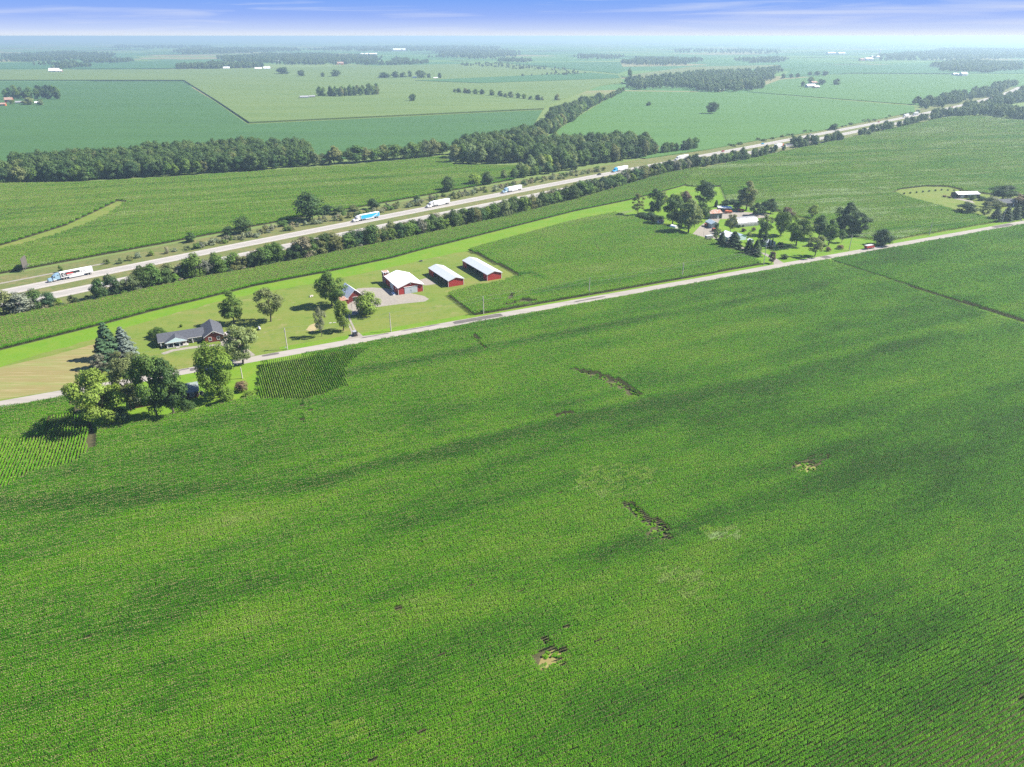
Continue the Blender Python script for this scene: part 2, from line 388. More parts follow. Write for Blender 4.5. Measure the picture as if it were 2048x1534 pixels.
# highway corridor grass, carriageways, shoulders, lane lines
def ribbon(name, s0, s1, p0, p1, z, m, step=20, parent=None, fn=HP):
    b = MB(); s = s0
    while s < s1 - 1e-6:
        e = min(s + step, s1)
        b.poly([(*fn(s, p0), z), (*fn(e, p0), z), (*fn(e, p1), z), (*fn(s, p1), z)]); s = e
    o = b.build(name, m, parent)
    if parent is None: tag(o, None, None, None, 'structure')
    return o
S_OFF = -23.5
ribbon('highway_verge', -140, 2700, -52, 34, 0.03, 'verge_grass')
for k, (off, lbl) in enumerate(((0, 'north'), (S_OFF, 'south'))):
    ribbon('highway', -140, 2700, off - 6.1, off + 6.1, 0.06, 'shoulder')['label'] = 'pale concrete highway carriageway, the %s one of the two' % ('farther' if k == 0 else 'nearer')
    ribbon('traffic_lanes', -140, 2700, off - 3.75, off + 3.75, 0.075, 'concrete_lane')
    for p in (-3.6, 3.6):
        ribbon('edge_line', -140, 2700, off + p - 0.09, off + p + 0.09, 0.09, 'lane_paint')
    b = MB(); s = -140.0
    while s < 900:
        b.poly([(*HP(s, off - 0.08), 0.09), (*HP(s + 3, off - 0.08), 0.09), (*HP(s + 3, off + 0.08), 0.09), (*HP(s, off + 0.08), 0.09)]); s += 12.2
    tag(b.build('lane_dashes', 'lane_paint'), None, None, None, 'structure')
# bare frontage track on the far bank
ribbon('dirt_track', -60, 62, 17.5, 19.8, 0.05, 'gravel')

# near grass, lawns, hay
C_S = GL([(-300, 765), (0, 701), (100, 676), (200, 651), (300, 624), (400, 600), (512, 572), (662, 543), (787, 516), (837, 502), (937, 477), (1023, 455), (1149, 423), (1261, 400), (1320, 385), (1368, 371.5)])
sheet('grass_verge', [RP(-160, -11), RP(760, -11), RP(760, 30), RP(420, 110), RP(300, 170)] + C_S[::-1], 0.012, 'lawn')
lush = []
for i, (x, y) in enumerate(C_S):
    lush.append((x, y))
inner = GL([(1440, 375), (1340, 405), (1270, 418), (1150, 440), (1024, 474), (935, 501), (800, 530), (700, 553), (620, 568), (520, 586), (440, 602), (330, 632), (270, 650), (200, 676), (100, 702), (0, 733), (-300, 790)])
wob = []
for (x0, y0), (x1, y1) in zip(inner[:-1], inner[1:]):
    for k in range(5):
        t = k / 5; wob.append((x0 + (x1 - x0) * t + rnd.uniform(-.8, .8), y0 + (y1 - y0) * t + rnd.uniform(-1.2, 1.2)))
sheet('lush_grass', lush + wob, 0.016, 'lawn_lush')
sheet('hay_field', GL([(-300, 800), (0, 735), (100, 712), (190, 688), (205, 705), (200, 740), (185, 768), (150, 776), (0, 799), (-300, 850)]), 0.020, 'hay_stubble')
sheet('farmstead_lawn', GL([(1250, 428), (1385, 372), (1440, 374), (1452, 408), (1560, 425), (1610, 440), (1660, 470), (1740, 478), (1790, 492), (1640, 517), (1525, 535), (1505, 517), (1440, 486), (1340, 456)]), 0.020, 'lawn_lush')
sheet('oval_lawn', GL([(1783, 386), (1800, 379), (1850, 373), (1900, 374), (1930, 383), (2000, 392), (2200, 395), (2200, 420), (2048, 436), (1985, 441), (1900, 422), (1850, 408), (1800, 393)]), 0.020, 'lawn')
sheet('corner_lot_lawn', GL([(158, 783), (500, 716), (520, 716), (530, 800), (400, 832), (270, 856), (190, 868)]), 0.020, 'lawn_lush')
sheet('road_verge', [RP(100, 1.2), RP(760, 1.2), RP(760, 6), RP(100, 6)], 0.024, 'lawn_lush')
sheet('near_verge', [RP(-160, -9.5), RP(760, -9.5), RP(760, -4), RP(-160, -4)], 0.024, 'lawn_lush')

# country road with worn patches, driveways, yards
ribbon('country_road', -160, 760, -5.0, 1.0, 0.040, 'chip_seal', fn=RP)
for s0, s1, p0, p1 in ((178, 203, -3.5, .6), (153, 172, -.6, .75), (134, 148, -.4, .75), (64, 72, -3, .2), (92, 99, -1.5, .8), (243, 262, -2.6, -.9), (585, 606, -4, .5), (418, 424, -4, .8), (60, 64, -.6, .8)):
    b = MB(); n = 10
    top = [RP(s0 + (s1 - s0) * i / n, p1 - rnd.uniform(0, .25) - (0.5 if i in (0, n) else 0)) for i in range(n + 1)]
    bot = [RP(s0 + (s1 - s0) * i / n, p0 + rnd.uniform(0, .3) + (0.4 if i in (0, n) else 0)) for i in range(n + 1)]
    b.poly([(*p, 0.048) for p in bot + top[::-1]]); tag(b.build('road_patch', 'asphalt_patch'), None, None, None, 'structure')
def path_px(name, pts, w, z, m):
    P = GL(pts); L, Rr = [], []
    for i in range(len(P)):
        a = P[max(0, i - 1)]; c = P[min(len(P) - 1, i + 1)]; d = Vector((c[0] - a[0], c[1] - a[1])).normalized(); n = (-d[1], d[0])
        ww = w[i] if isinstance(w, (list, tuple)) else w
        L.append((P[i][0] + n[0] * ww / 2, P[i][1] + n[1] * ww / 2)); Rr.append((P[i][0] - n[0] * ww / 2, P[i][1] - n[1] * ww / 2))
    b = MB()
    for i in range(len(P) - 1): b.poly([(*Rr[i], z), (*Rr[i + 1], z), (*L[i + 1], z), (*L[i], z)])
    return tag(b.build(name, m), None, None, None, 'structure')
sheet('gravel_yard', GL([(700, 588), (715, 577), (745, 575), (775, 577), (800, 582), (848, 592), (858, 598), (850, 603), (800, 608), (755, 614), (728, 620), (712, 630), (697, 630), (694, 610)]), 0.030, 'gravel')
sheet('shed_apron', GL([(838, 560), (852, 556), (874, 568), (850, 571)]), 0.030, 'gravel')
path_px('driveway', [(697, 628), (700, 640), (707, 655), (713, 668), (717, 680)], [1.0, 0.9, 0.9, 1.3, 3], 0.032, 'gravel')
path_px('driveway', [(690, 633), (695, 645), (702, 658), (706, 668), (703, 680)], [0.9, 0.8, 0.8, 1.2, 3], 0.036, 'gravel')
sheet('driveway_mouth', GL([(704, 665), (718, 665), (726, 672), (752, 669), (740, 678), (690, 688), (672, 687), (695, 678)]), 0.034, 'gravel')
path_px('house_driveway', [(325, 708), (345, 701), (375, 696), (410, 692), (440, 690), (470, 690), (490, 700), (505, 712)], 2.6, 0.032, 'gravel')
sheet('house_parking', GL([(440, 668), (460, 660), (476, 664), (482, 690), (455, 694), (442, 688)]), 0.034, 'gravel')
sheet('farm_yard', GL([(1385, 468), (1400, 452), (1420, 438), (1405, 425), (1430, 418), (1500, 425), (1540, 428), (1535, 436), (1440, 438), (1432, 455), (1436, 478), (1415, 476)]), 0.032, 'gravel')
path_px('farm_driveway', [(1436, 475), (1470, 492), (1500, 500), (1530, 508), (1552, 520), (1562, 531)], [3, 3, 3, 3, 3.5, 8], 0.034, 'gravel')
path_px('side_road', [(2005, 452), (2040, 456), (2120, 470)], [9, 4, 4], 0.036, 'chip_seal')
sheet('field_entrance', GL([(995, 632), (1002, 630), (1013, 632), (1005, 637)]), 0.044, 'gravel')

# ------------------------------------------------------------------ corn
CORN_TONES = [(0.034, 0.145, 0.003), (0.062, 0.225, 0.004), (0.108, 0.295, 0.007), (0.165, 0.330, 0.018), (0.22, 0.345, 0.07), (0.33, 0.46, 0.22)]
leaf_material('corn_leaf', 0.42, (1.3, 1.35, 0.5), CORN_TONES, vary=0.42)
leaf_material('bean_leaf', 0.3, (1.2, 1.3, 0.5), [(0.03, 0.085, 0.02), (0.05, 0.12, 0.03)], vary=0.3)
mat('corn_tassel', (0.34, 0.29, 0.13), (0.24, 0.24, 0.09), 3.0, 0.8)
mat('corn_stalk', (0.060, 0.095, 0.022), (0.09, 0.10, 0.035), 3.0, 0.7)

def corn_row(seed, length=2.0, rows=1, spacing=0.762, step=0.17, leaves=11, lw=0.125, reach=0.38, tassel=True, segs=2, ntas=2):
    rs = np.random.RandomState(seed); V = []; F = []; MI = []
    n = int(round(length / step))
    for r in range(rows):
        y0 = (r - (rows - 1) / 2) * spacing
        for i in range(n):
            x = (i + 0.5) / n * length - length / 2 + rs.normal(0, 0.03); y = y0 + rs.normal(0, 0.025)
            h = 2.2 * rs.uniform(0.9, 1.06); a0 = rs.uniform(0, math.pi) if rs.rand() < .5 else math.pi / 2 + rs.normal(0, .5)
            k = len(V); w = 0.018
            V += [(x - w, y, 0), (x + w, y, 0), (x + w * .6, y, h), (x - w * .6, y, h)]; F.append((k, k + 1, k + 2, k + 3)); MI.append(1)
            for l in range(leaves):
                t = (l + rs.uniform(0.2, 0.8)) / leaves; zb = h * (0.50 + 0.50 * t ** .8)
                a = a0 + math.pi * l + rs.normal(0, 0.45); ca, sa = math.cos(a), math.sin(a)
                R_ = reach * rs.uniform(0.75, 1.2) * (1.08 - 0.45 * t * t); up = 0.13 * rs.uniform(0.2, 1.8); dr = 0.16 * rs.uniform(0.2, 1.8)
                wv = lw * rs.uniform(0.8, 1.2) / 2; px, py = -sa * wv, ca * wv; k = len(V)
                V += [(x - px * .6, y - py * .6, zb), (x + px * .6, y + py * .6, zb),
                      (x + ca * R_ * .5 + px, y + sa * R_ * .5 + py, zb + up + rs.normal(0, .02)), (x + ca * R_ * .5 - px, y + sa * R_ * .5 - py, zb + up + rs.normal(0, .02)),
                      (x + ca * R_ + px * .35, y + sa * R_ + py * .35, zb + up - dr), (x + ca * R_ - px * .35, y + sa * R_ - py * .35, zb + up - dr)]
                F += [(k, k + 1, k + 2, k + 3), (k + 3, k + 2, k + 4, k + 5)]; MI += [0, 0]
            if tassel and rs.rand() < 0.8:
                for q in range(ntas):
                    a = rs.uniform(0, 6.28); k = len(V); c_, s_ = math.cos(a) * .05, math.sin(a) * .05; ln = rs.uniform(.12, .26)
                    V += [(x - c_, y - s_, h - .02), (x + c_, y + s_, h - .02), (x + c_ * 1.6 + rs.normal(0, .05), y + s_ * 1.6, h + ln), (x - c_ * 1.6, y - s_ * 1.6 + rs.normal(0, .05), h + ln)]
                    F.append((k, k + 1, k + 2, k + 3)); MI.append(2)
    return np_mesh('corn_row', V, F, ['corn_leaf', 'corn_stalk', 'corn_tassel'], MI)
ROWS = [corn_row(s) for s in range(7)]
ROWS_T = [corn_row(20 + s, ntas=5) for s in range(6)]
PATCH2 = [corn_row(60 + s, 3.0, 2, step=0.25, leaves=8, lw=0.17, reach=0.42, ntas=3) for s in range(5)]

def crop_tone(P, ang, seed=0, base=0.34, amp=0.55, stripe=0.22):
    c, s = math.cos(ang), math.sin(ang); u = P[:, 0] * c + P[:, 1] * s; v = -P[:, 0] * s + P[:, 1] * c
    t = fbm(u / 95 + seed, v / 26 + seed * 3.1, 4) * 0.55 + fbm(u / 22 + 5 + seed, v / 9 + 3, 4) * 0.45
    t = t + (vnoise(v / 4.6 + seed, u / 400) - 0.5) * stripe
    t = base + (t - 0.5) * amp * 2.0 + nrs.normal(0, 0.06, len(P))
    return t

def corn_field(name, poly, ang, label, holes=(), seg=2.0, spacing=0.762, protos=None, hs=1.0, seed=0, base=0.34, amp=0.55, bands=(), thin=0.0008, gaps=(), pale=(), stripe=0.22, yw=(.52, .68)):
    A = np.array(poly); c, s = math.cos(ang), math.sin(ang)
    u = A[:, 0] * c + A[:, 1] * s; v = -A[:, 0] * s + A[:, 1] * c
    vv = np.arange(v.min(), v.max(), spacing); uu = np.arange(u.min(), u.max(), seg)
    U, V = np.meshgrid(uu, vv); U = U.ravel() + 0; V = V.ravel() + seg * 0
    P = np.stack([U * c - V * s, U * s + V * c], 1)
    k = inside(P, poly)
    for h in holes: k &= ~inside(P, h)
    P = P[k]
    for g, dens in gaps:
        k = inside(P, g); P = P[~(k & (nrs.rand(len(P)) > dens))]
    P = P[nrs.rand(len(P)) > thin]
    t = crop_tone(P, ang, seed, base, amp, stripe)
    hscale = hs * (0.94 + 0.16 * (fbm(P[:, 0] / 40 + seed, P[:, 1] / 40) - 0.5) + nrs.normal(0, 0.055, len(P)))
    for pl, w, dt, dh in bands:
        d = seg_dist(P, pl); g = np.exp(-(d / w) ** 2); t = t + dt * g; hscale = hscale * (1 + dh * g)
    for pg, dt in pale:
        ctr = np.mean(pg, 0); k = inside(P, pg); t = np.where(k & (nrs.rand(len(P)) < 0.55), t + dt * 0.95, t)
    rot = ang + math.pi * nrs.randint(0, 2, len(P)) + nrs.normal(0, 0.012, len(P))
    scl = np.stack([np.full(len(P), 1.04), nrs.uniform(*yw, len(P)), hscale], 1)
    return scatter(name, P, rot, scl, np.clip(t, 0.0, 1.0), protos or ROWS, label, 'corn')

# soil below the crops
sheet('field_soil', [(-420, 20), (420, 20), RP(700, -9.3), RP(-220, -9.3)], 0.006, 'soil')
def soil_under(poly, z=0.026): sheet('field_soil', poly, z, 'soil')

# the big near field up to the road
EDGE = RP
pathA = G(1648, 523, 2.2); pathB = G(2048, 645, 2.2); pd = Vector((pathB[0] - pathA[0], pathB[1] - pathA[1])).normalized()
pathA = EDGE(412.5, -9.2); pathB2 = (pathB[0] + pd[0] * 260, pathB[1] + pd[1] * 260)
lot = GL([(120, 800), (158, 783), (498, 700), (512, 797), (400, 825), (330, 838), (270, 848), (205, 858), (195, 862), (188, 905), (176, 905), (180, 862)], 0.3)
lot[0] = RP(22, -12); lot[1] = RP(22, -5); lot[2] = RP(92, -5)
end_rows = [RP(90.5, -9.3), RP(106, -9.3), RP(133, -16)] + GL([(692, 735), (692, 772), (610, 800), (514, 797)], 1.5)
left_rows = GL([(-120, 868), (40, 878), (80, 868), (100, 830), (170, 822), (178, 858), (172, 905), (150, 925), (60, 945), (10, 975), (-120, 990)], 1.5)
main = [(-330, 40), (330, 40), pathB2, pathB, pathA, RP(-180, -9.2)]
slots = [GL([(943, 673), (953, 672), (962, 684), (977, 697), (964, 699), (952, 688)], .8),
         GL([(1150, 741), (1198, 748), (1240, 763), (1276, 786), (1262, 794), (1232, 780), (1195, 760), (1152, 745)], .8),
         GL([(1112, 831), (1128, 826), (1147, 824), (1148, 832), (1115, 838)], .8),
         GL([(1248, 1012), (1272, 1006), (1304, 1036), (1336, 1052), (1334, 1078), (1300, 1064), (1268, 1040)], .8),
         GL([(1592, 928), (1612, 922), (1632, 930), (1630, 945), (1614, 950), (1600, 944)], .8),
         GL([(1084, 1312), (1105, 1294), (1128, 1306), (1122, 1322), (1092, 1336), (1076, 1332)], .8),
         GL([(940, 1168), (952, 1166), (953, 1178), (942, 1178)], .8), GL([(790, 1216), (799, 1218), (796, 1229), (789, 1226)], .8),
         GL([(1085, 770), (1092, 776), (1090, 781), (1084, 776)], .8), GL([(1036, 1184), (1044, 1184), (1042, 1194), (1035, 1193)], .8),
         GL([(1188, 1266), (1196, 1264), (1194, 1274), (1187, 1273)], .8), GL([(1086, 1277), (1102, 1274), (1104, 1286), (1090, 1290)], .8),
         GL([(1940, 612), (1962, 607), (1970, 612), (1946, 618)], .8)]
def grow(pg, k):
    c = np.mean(pg, 0); return [(c[0] + (x - c[0]) * k, c[1] + (y - c[1]) * k) for x, y in pg]
slots = [grow(sl, 1.2 if i in (0, 1, 2) else 1.1) for i, sl in enumerate(slots)]
thin_spots = [(GL([(1280, 1040), (1340, 1050), (1345, 1085), (1300, 1080)], 1), .6), (GL([(1070, 1290), (1135, 1290), (1130, 1335), (1070, 1345)], 1), .55),
              (GL([(1570, 915), (1660, 905), (1655, 935), (1580, 950)], 1), .75), (GL([(600, 800), (605, 800), (609, 850), (604, 850)], 1), .15), (GL([(620, 820), (624, 820), (626, 838), (622, 838)], 1), .15)]
BANDS = [(GL([(690, 748), (1000, 694), (1400, 622), (1640, 575)], 1), 5.5, -0.26, 0.05), (GL([(690, 736), (1000, 682), (1400, 612), (1600, 575)], 1), 3.0, 0.14, 0),
         (GL([(0, 1010), (300, 1000), (640, 968), (900, 905), (1200, 835), (1500, 775), (1900, 672)], 1), 5.0, -0.26, 0.06), (GL([(640, 945), (900, 880), (1200, 812), (1500, 752), (1900, 650)], 1), 3.0, 0.16, 0),
         (GL([(300, 1190), (900, 1170), (1200, 1105), (1500, 1010), (1800, 930), (2048, 870)], 1), 5.0, -0.17, 0.04), (GL([(900, 1130), (1150, 1085), (1400, 1000), (1700, 915)], 1), 3.0, 0.12, 0),
         (GL([(200, 890), (520, 830), (690, 800)], 1), 3.5, -0.15, 0), (GL([(1500, 1330), (1800, 1290), (2048, 1200)], 1), 4.0, -0.12, 0.02),
         (GL([(0, 840), (80, 815), (150, 800)], 1), 7, -0.12, 0), (GL([(0, 1420), (400, 1330), (800, 1290), (1200, 1200)], 1), 4.0, -0.10, 0)]
LEAF_SHEEN = [(GL([(1160, 935), (1240, 920), (1310, 935), (1300, 975), (1200, 995), (1150, 975)], 2), .42), (GL([(1400, 1050), (1470, 1050), (1490, 1075), (1410, 1075)], 2), .42),  # light reflected off wind-tossed leaves, put into the crop tone as paler patches
        (GL([(1310, 1125), (1420, 1140), (1440, 1190), (1380, 1205), (1320, 1160)], 2), .30), (GL([(660, 1440), (720, 1435), (740, 1475), (690, 1490)], 2), .3), (GL([(700, 870), (860, 850), (860, 880), (700, 900)], 2), .16)]
MAIN_A = RAD(26.0)
corn_field('corn_crop', main, MAIN_A, 'tall green corn filling the huge near field below the country road', [lot, end_rows, left_rows] + slots, bands=BANDS, gaps=thin_spots, pale=LEAF_SHEEN, seed=2, yw=(.40, .54))
corn_field('corn_crop', end_rows, ROAD_A - RAD(93.5), 'corn planted in short rows pointing at the road beside the corner lot', seed=5, base=0.55, amp=0.4, spacing=0.80, hs=0.92)
corn_field('corn_crop', left_rows, ROAD_A - RAD(95), 'corn in widely spaced curving rows left of the big yellow-green tree', seed=6, base=0.42, amp=0.35, spacing=0.92, hs=0.85)
# weeds and bare earth in the gaps
wp = []
for sl in slots:
    A = np.array(sl); lo, hi = A.min(0), A.max(0); n = int((hi[0] - lo[0]) * (hi[1] - lo[1]) / 1.1) + 3
    q = np.stack([nrs.uniform(lo[0], hi[0], n), nrs.uniform(lo[1], hi[1], n)], 1); wp.append(q[inside(q, sl)])
wp = np.concatenate(wp)
scatter('weeds', wp, nrs.uniform(0, 6.28, len(wp)), np.stack([nrs.uniform(.3, .6, len(wp)), nrs.uniform(.6, 1.1, len(wp)), nrs.uniform(.08, .28, len(wp))], 1), nrs.uniform(.3, .75, len(wp)), ROWS, 'low weeds and stunted corn in the bare slots of the near field', 'weeds')
for sl in (slots[4], slots[5]): sheet('bare_earth', sl, 0.012, 'hay_stubble')
# the field on the right of the grass path
ox, oy = -pd[1], pd[0]
rightf = [(pathA[0] + ox * 2.6, pathA[1] + oy * 2.6), (pathB2[0] + ox * 2.6, pathB2[1] + oy * 2.6), (520, 150), RP(640, -9.2)]
corn_field('corn_crop', rightf, MAIN_A, 'corn of the field on the right across the narrow grass path', seed=9, base=0.30, amp=0.5)
sheet('grass_path', [(pathA[0] + ox * -.2, pathA[1] + oy * -.2), (pathB2[0] + ox * -.2, pathB2[1] + oy * -.2), (pathB2[0] + ox * 2.8, pathB2[1] + oy * 2.8), (pathA[0] + ox * 2.8, pathA[1] + oy * 2.8)], 0.012, 'lawn_lush')
# long strip below the highway trees
C_N = GL([(-300, 699), (0, 641), (200, 604), (400, 560), (560, 532), (800, 483), (1000, 440), (1150, 403), (1250, 374), (1320, 352), (1400, 336)])
stripC = C_S + C_N[::-1]
soil_under(stripC)
corn_field('corn_crop', stripC, RAD(36), 'corn of the long narrow strip between the highway trees and the mown grass', seed=12, base=0.46, amp=0.4, protos=ROWS_T)
# middle field with the notch by the machine sheds
fieldD = GL([(935, 499), (1044, 553)]) + GL([(1000, 560), (945, 569), (893, 584)], 2.2) + GL([(897, 592), (950, 631), (1010, 621), (1075, 609), (1250, 579), (1400, 552), (1524, 529)]) + GL([(1508, 515), (1440, 484), (1340, 453), (1250, 427), (1228, 423), (1149, 438), (1024, 472), (940, 495)], 2.2)
dgaps = [GL([(1012, 600), (1022, 591), (1030, 592), (1026, 603), (1016, 606)]), GL([(1034, 610), (1040, 601), (1058, 600), (1076, 606), (1060, 610)]), GL([(1000, 620), (1010, 610), (1030, 605), (1036, 612), (1012, 618)])]
soil_under(fieldD)
corn_field('corn_crop', fieldD, ROAD_A, 'corn of the middle field between the red sheds and the right farmstead', dgaps[:2], seed=15, base=0.56, amp=0.5,
           bands=[(GL([(1080, 585), (1300, 548), (1420, 525), (1500, 512)], 1.5), 5, -0.25, 0.0), (GL([(1000, 552), (1040, 548), (1060, 546), (1085, 556)], 1.5), 2.5, -0.35, 0)], gaps=[(dgaps[2], .45), (GL([(1350, 541), (1420, 527), (1425, 531), (1360, 546)], 1), .35), (GL([(1300, 545), (1345, 538), (1348, 542), (1306, 550)], 1), .45), (GL([(1030, 553), (1060, 545), (1066, 548), (1034, 556)], 1), .4)])
# field across the highway on the left, with a grass waterway
E_S = [HP(s, 38) for s in (-160, -60, 20, 100)] + [HP(s, 40) for s in (160, 230, 300, 360, 420)]
fieldE = E_S + GL([(1045, 333), (1000, 334), (905, 333), (890, 314), (820, 322), (700, 333), (500, 347), (300, 360), (150, 368), (0, 370), (-250, 378)])
waterway = GL([(-200, 565), (0, 502), (60, 484), (130, 461), (190, 432), (235, 407), (255, 402), (248, 411), (215, 429), (160, 456), (90, 478), (0, 499.5), (-200, 545)])
waterway = GL([(-200, 562), (0, 503), (90, 481), (165, 455), (218, 431), (256, 404)]) + GL([(236, 402), (190, 424), (130, 452), (60, 474), (0, 492), (-200, 545)])
soil_under(fieldE, 0.034)
sheet('grass_waterway', waterway, 0.05, 'lawn')
corn_field('corn_crop', fieldE, RAD(22), 'striped corn of the field across the highway with the grass waterway', [waterway], protos=PATCH2, seg=3.0, spacing=1.524, seed=21, base=0.50, amp=0.5, stripe=0.5)
# field behind the right farmstead
fieldF = [HP(s, S_OFF - 27) for s in (560, 700, 850, 1000, 1150, 1280)] + GL([(1915, 232), (2048, 243), (2250, 262), (2300, 400)]) + [RP(700, 6.5), RP(480, 6.5)] + GL([(1742, 480), (1662, 468), (1608, 437), (1560, 423), (1455, 405), (1442, 373.5), (1386, 374), (1368.5, 371), (1401, 336)])
ovalh = GL([(1783, 386), (1800, 379), (1850, 373), (1900, 374), (1930, 383), (2000, 392), (2300, 393), (2300, 455), (2006, 446), (1985, 441), (1900, 422), (1850, 408), (1800, 393)])
soil_under(fieldF, 0.008)
corn_field('corn_crop', fieldF, RAD(14), 'light green corn of the wide field behind the right farmstead', [ovalh], protos=PATCH2, seg=3.0, spacing=1.524, seed=25, base=0.66, amp=0.7, stripe=0.35)

# far fields: standing crops as deep blocks, too far off to part the plants
def crop_block_material(name, c1, c2, c3, ang, scale=1.0):
    return mix_layers(name, c1, [(c2, 0.012 * scale, 0.42, 0.6, 0.8, (ang, 0.25, 1.6)), (c3, 0.05 * scale, 0.5, 0.68, 0.6, (ang, 0.12, 1.8)), (tuple(v * .72 for v in c1), 0.45, 0.45, 0.65, 0.6, (ang, 0.3, 1.4))], bump=(0.9, 0.6, 0.5))
crop_block_material('beans_far', (0.044, 0.102, 0.029), (0.038, 0.089, 0.027), (0.053, 0.111, 0.031), RAD(20))
crop_block_material('corn_far', (0.106, 0.149, 0.043), (0.085, 0.132, 0.036), (0.064, 0.119, 0.034), RAD(-62))
crop_block_material('corn_far_green', (0.061, 0.132, 0.031), (0.053, 0.119, 0.029), (0.076, 0.140, 0.036), RAD(14))
crop_block_material('pasture_far', (0.119, 0.136, 0.051), (0.093, 0.128, 0.043), (0.145, 0.136, 0.064), RAD(20))
crop_block_material('beans_teal', (0.043, 0.111, 0.038), (0.038, 0.098, 0.036), (0.051, 0.115, 0.038), RAD(20))
def crop_block(poly, h, m, label, cat='crop field'):
    n = len(poly); b = MB()
    b.poly([(x, y, h) for x, y in poly])
    for i in range(n):
        (x0, y0), (x1, y1) = poly[i], poly[(i + 1) % n]; b.poly([(x0, y0, 0.0), (x1, y1, 0.0), (x1, y1, h), (x0, y0, h)])
    o = b.build('crop', m); return tag(o, label, cat, None, 'stuff')
crop_block(GL([(-500, 163), (364, 163.5), (430, 204), (495, 249.5), (1085, 221), (1060, 262), (900, 300), (700, 318), (0, 364), (-500, 385)]), 0.9, 'beans_far', 'dark green soybeans of the broad field behind the long wood')
crop_block(GL([(-500, 161), (-500, 141), (330, 140), (520, 137), (1000, 127), (1240, 150), (1246, 166), (1200, 172), (1110, 206), (1088, 219), (499, 247), (434, 203), (368, 161.5)]), 2.4, 'corn_far', 'pale tasselled corn of the field in front of the far farm groves')
crop_block(GL([(1086, 280), (1160, 232), (1240, 183), (1488, 186), (1828, 213), (1830, 224), (1640, 262), (1500, 284), (1420, 299), (1290, 318), (1100, 290)]), 1.0, 'corn_far_green', 'smooth light green crop around the lone tree beyond the highway')
crop_block(GL([(1495, 184), (1560, 160), (1700, 148), (2300, 152), (2300, 165), (2000, 175), (1960, 190), (1840, 211)]), 1.0, 'corn_far_green', 'green crop in front of the far white barns at right')
crop_block(GL([(1560, 157), (1600, 130), (2300, 128), (2300, 149), (1700, 146)]), 1.0, 'beans_teal', 'blue-green crop below the far right wood')
crop_block(GL([(830, 163), (1180, 147), (1235, 152), (1240, 158), (1020, 166), (960, 168)]), 3.3, 'beans_teal', 'blue-green strip of crop left of the creek trees')
crop_block(GL([(0, 138), (0, 126), (360, 122), (362, 137)]), 1.0, 'beans_teal', 'blue-green crop below the far left groves')
crop_block(GL([(1030, 126), (1240, 124), (1250, 143), (1235, 147), (1000, 124)]), 1.0, 'beans_teal', 'blue-green crop in the middle distance above the hedgerow trees')
crop_block(GL([(1260, 150), (1380, 134), (1560, 130), (1540, 137), (1400, 142), (1270, 156)]), 1.0, 'pasture_far', 'pale pasture behind the creek trees')

# ------------------------------------------------------------------ trees
leaf_material('foliage', 0.30, (1.35, 1.3, 0.5), None, vary=0.4)
mat('bark', (0.13, 0.105, 0.08), (0.075, 0.06, 0.048), 6.0, 0.9, 0.1)
mat('bark_pale', (0.26, 0.23, 0.19), (0.16, 0.14, 0.12), 6.0, 0.9, 0.1)

def leaf_cloud(rs, C, N, size, curl=0.25):
    """small folded leaf clumps at C facing N"""
    n = len(C); N = N / (np.linalg.norm(N, axis=1, keepdims=True) + 1e-9)
    a = rs.normal(size=(n, 3)); a -= N * (a * N).sum(1, keepdims=True); a /= np.linalg.norm(a, axis=1, keepdims=True) + 1e-9
    b = np.cross(N, a); s = (size * rs.uniform(0.55, 1.4, n))[:, None]
    w = s * rs.uniform(0.55, 0.95, n)[:, None]
    dn = -N * s * curl
    V = np.stack([C - a * s + dn, C - b * w, C + a * s + dn, C + b * w], 1).reshape(-1, 3)
    Q = np.arange(4 * n).reshape(n, 4)
    return V, Q

def crown_pts(rs, n, blobs, cz=0.62, rz=0.36, rx=0.36, br=(0.10, 0.19), flat=0.0, shell=0.55):
    B = []
    while len(B) < blobs:
        p = rs.uniform(-1, 1, 3); r = np.linalg.norm(p)
        if r > 1 or r < shell * rs.rand() ** .5: continue
        if p[2] < -0.55 and np.hypot(p[0], p[1]) > .75: continue
        wz = (1.0 - 0.25 * max(0, p[2])) * rs.uniform(.72, 1.12)
        B.append((p[0] * rx * wz, p[1] * rx * wz, cz + p[2] * rz, rs.uniform(*br)))
    B = np.array(B); w = B[:, 3] ** 2; idx = rs.choice(len(B), n, p=w / w.sum())
    d = rs.normal(size=(n, 3)); d[:, 2] += 0.35; d /= np.linalg.norm(d, axis=1, keepdims=True)
    C = B[idx, :3] + d * (B[idx, 3] * rs.uniform(0.55, 1.05, n))[:, None] * [1, 1, 0.8]
    out = C - [0, 0, cz - 0.1]
    N = d * 0.9 + out * 0.9 + rs.normal(0, 0.42, (n, 3)); N[:, 2] += 0.25
    return C, N, B

def trunk_mb(rs, top=0.62, r=0.022, limbs=6, spread=0.26, z0=0.22):
    b = MB(); p = Vector((0, 0, -0.01)); n = 4
    for i in range(n):
        q = Vector((rs.normal(0, .012), rs.normal(0, .012), top * (i + 1) / n)); b.tube(p, q, r * (1 - .2 * i) * (1.25 if i == 0 else 1), r * (1 - .2 * (i + 1)), 7, 0, False); p = q
    for l in range(limbs):
        z = z0 + (top - z0) * (l + .5) / limbs; a = l * 2.4 + rs.uniform(-.4, .4)
        s = Vector((0, 0, z)); e = Vector((math.cos(a) * spread * rs.uniform(.6, 1), math.sin(a) * spread * rs.uniform(.6, 1), z + rs.uniform(.12, .26)))
        m = s.lerp(e, .5) + Vector((0, 0, -.02)); b.tube(s, m, r * .45, r * .3, 5, 0, False); b.tube(m, e, r * .3, r * .08, 5, 0, False)
    return b
TREES = {}
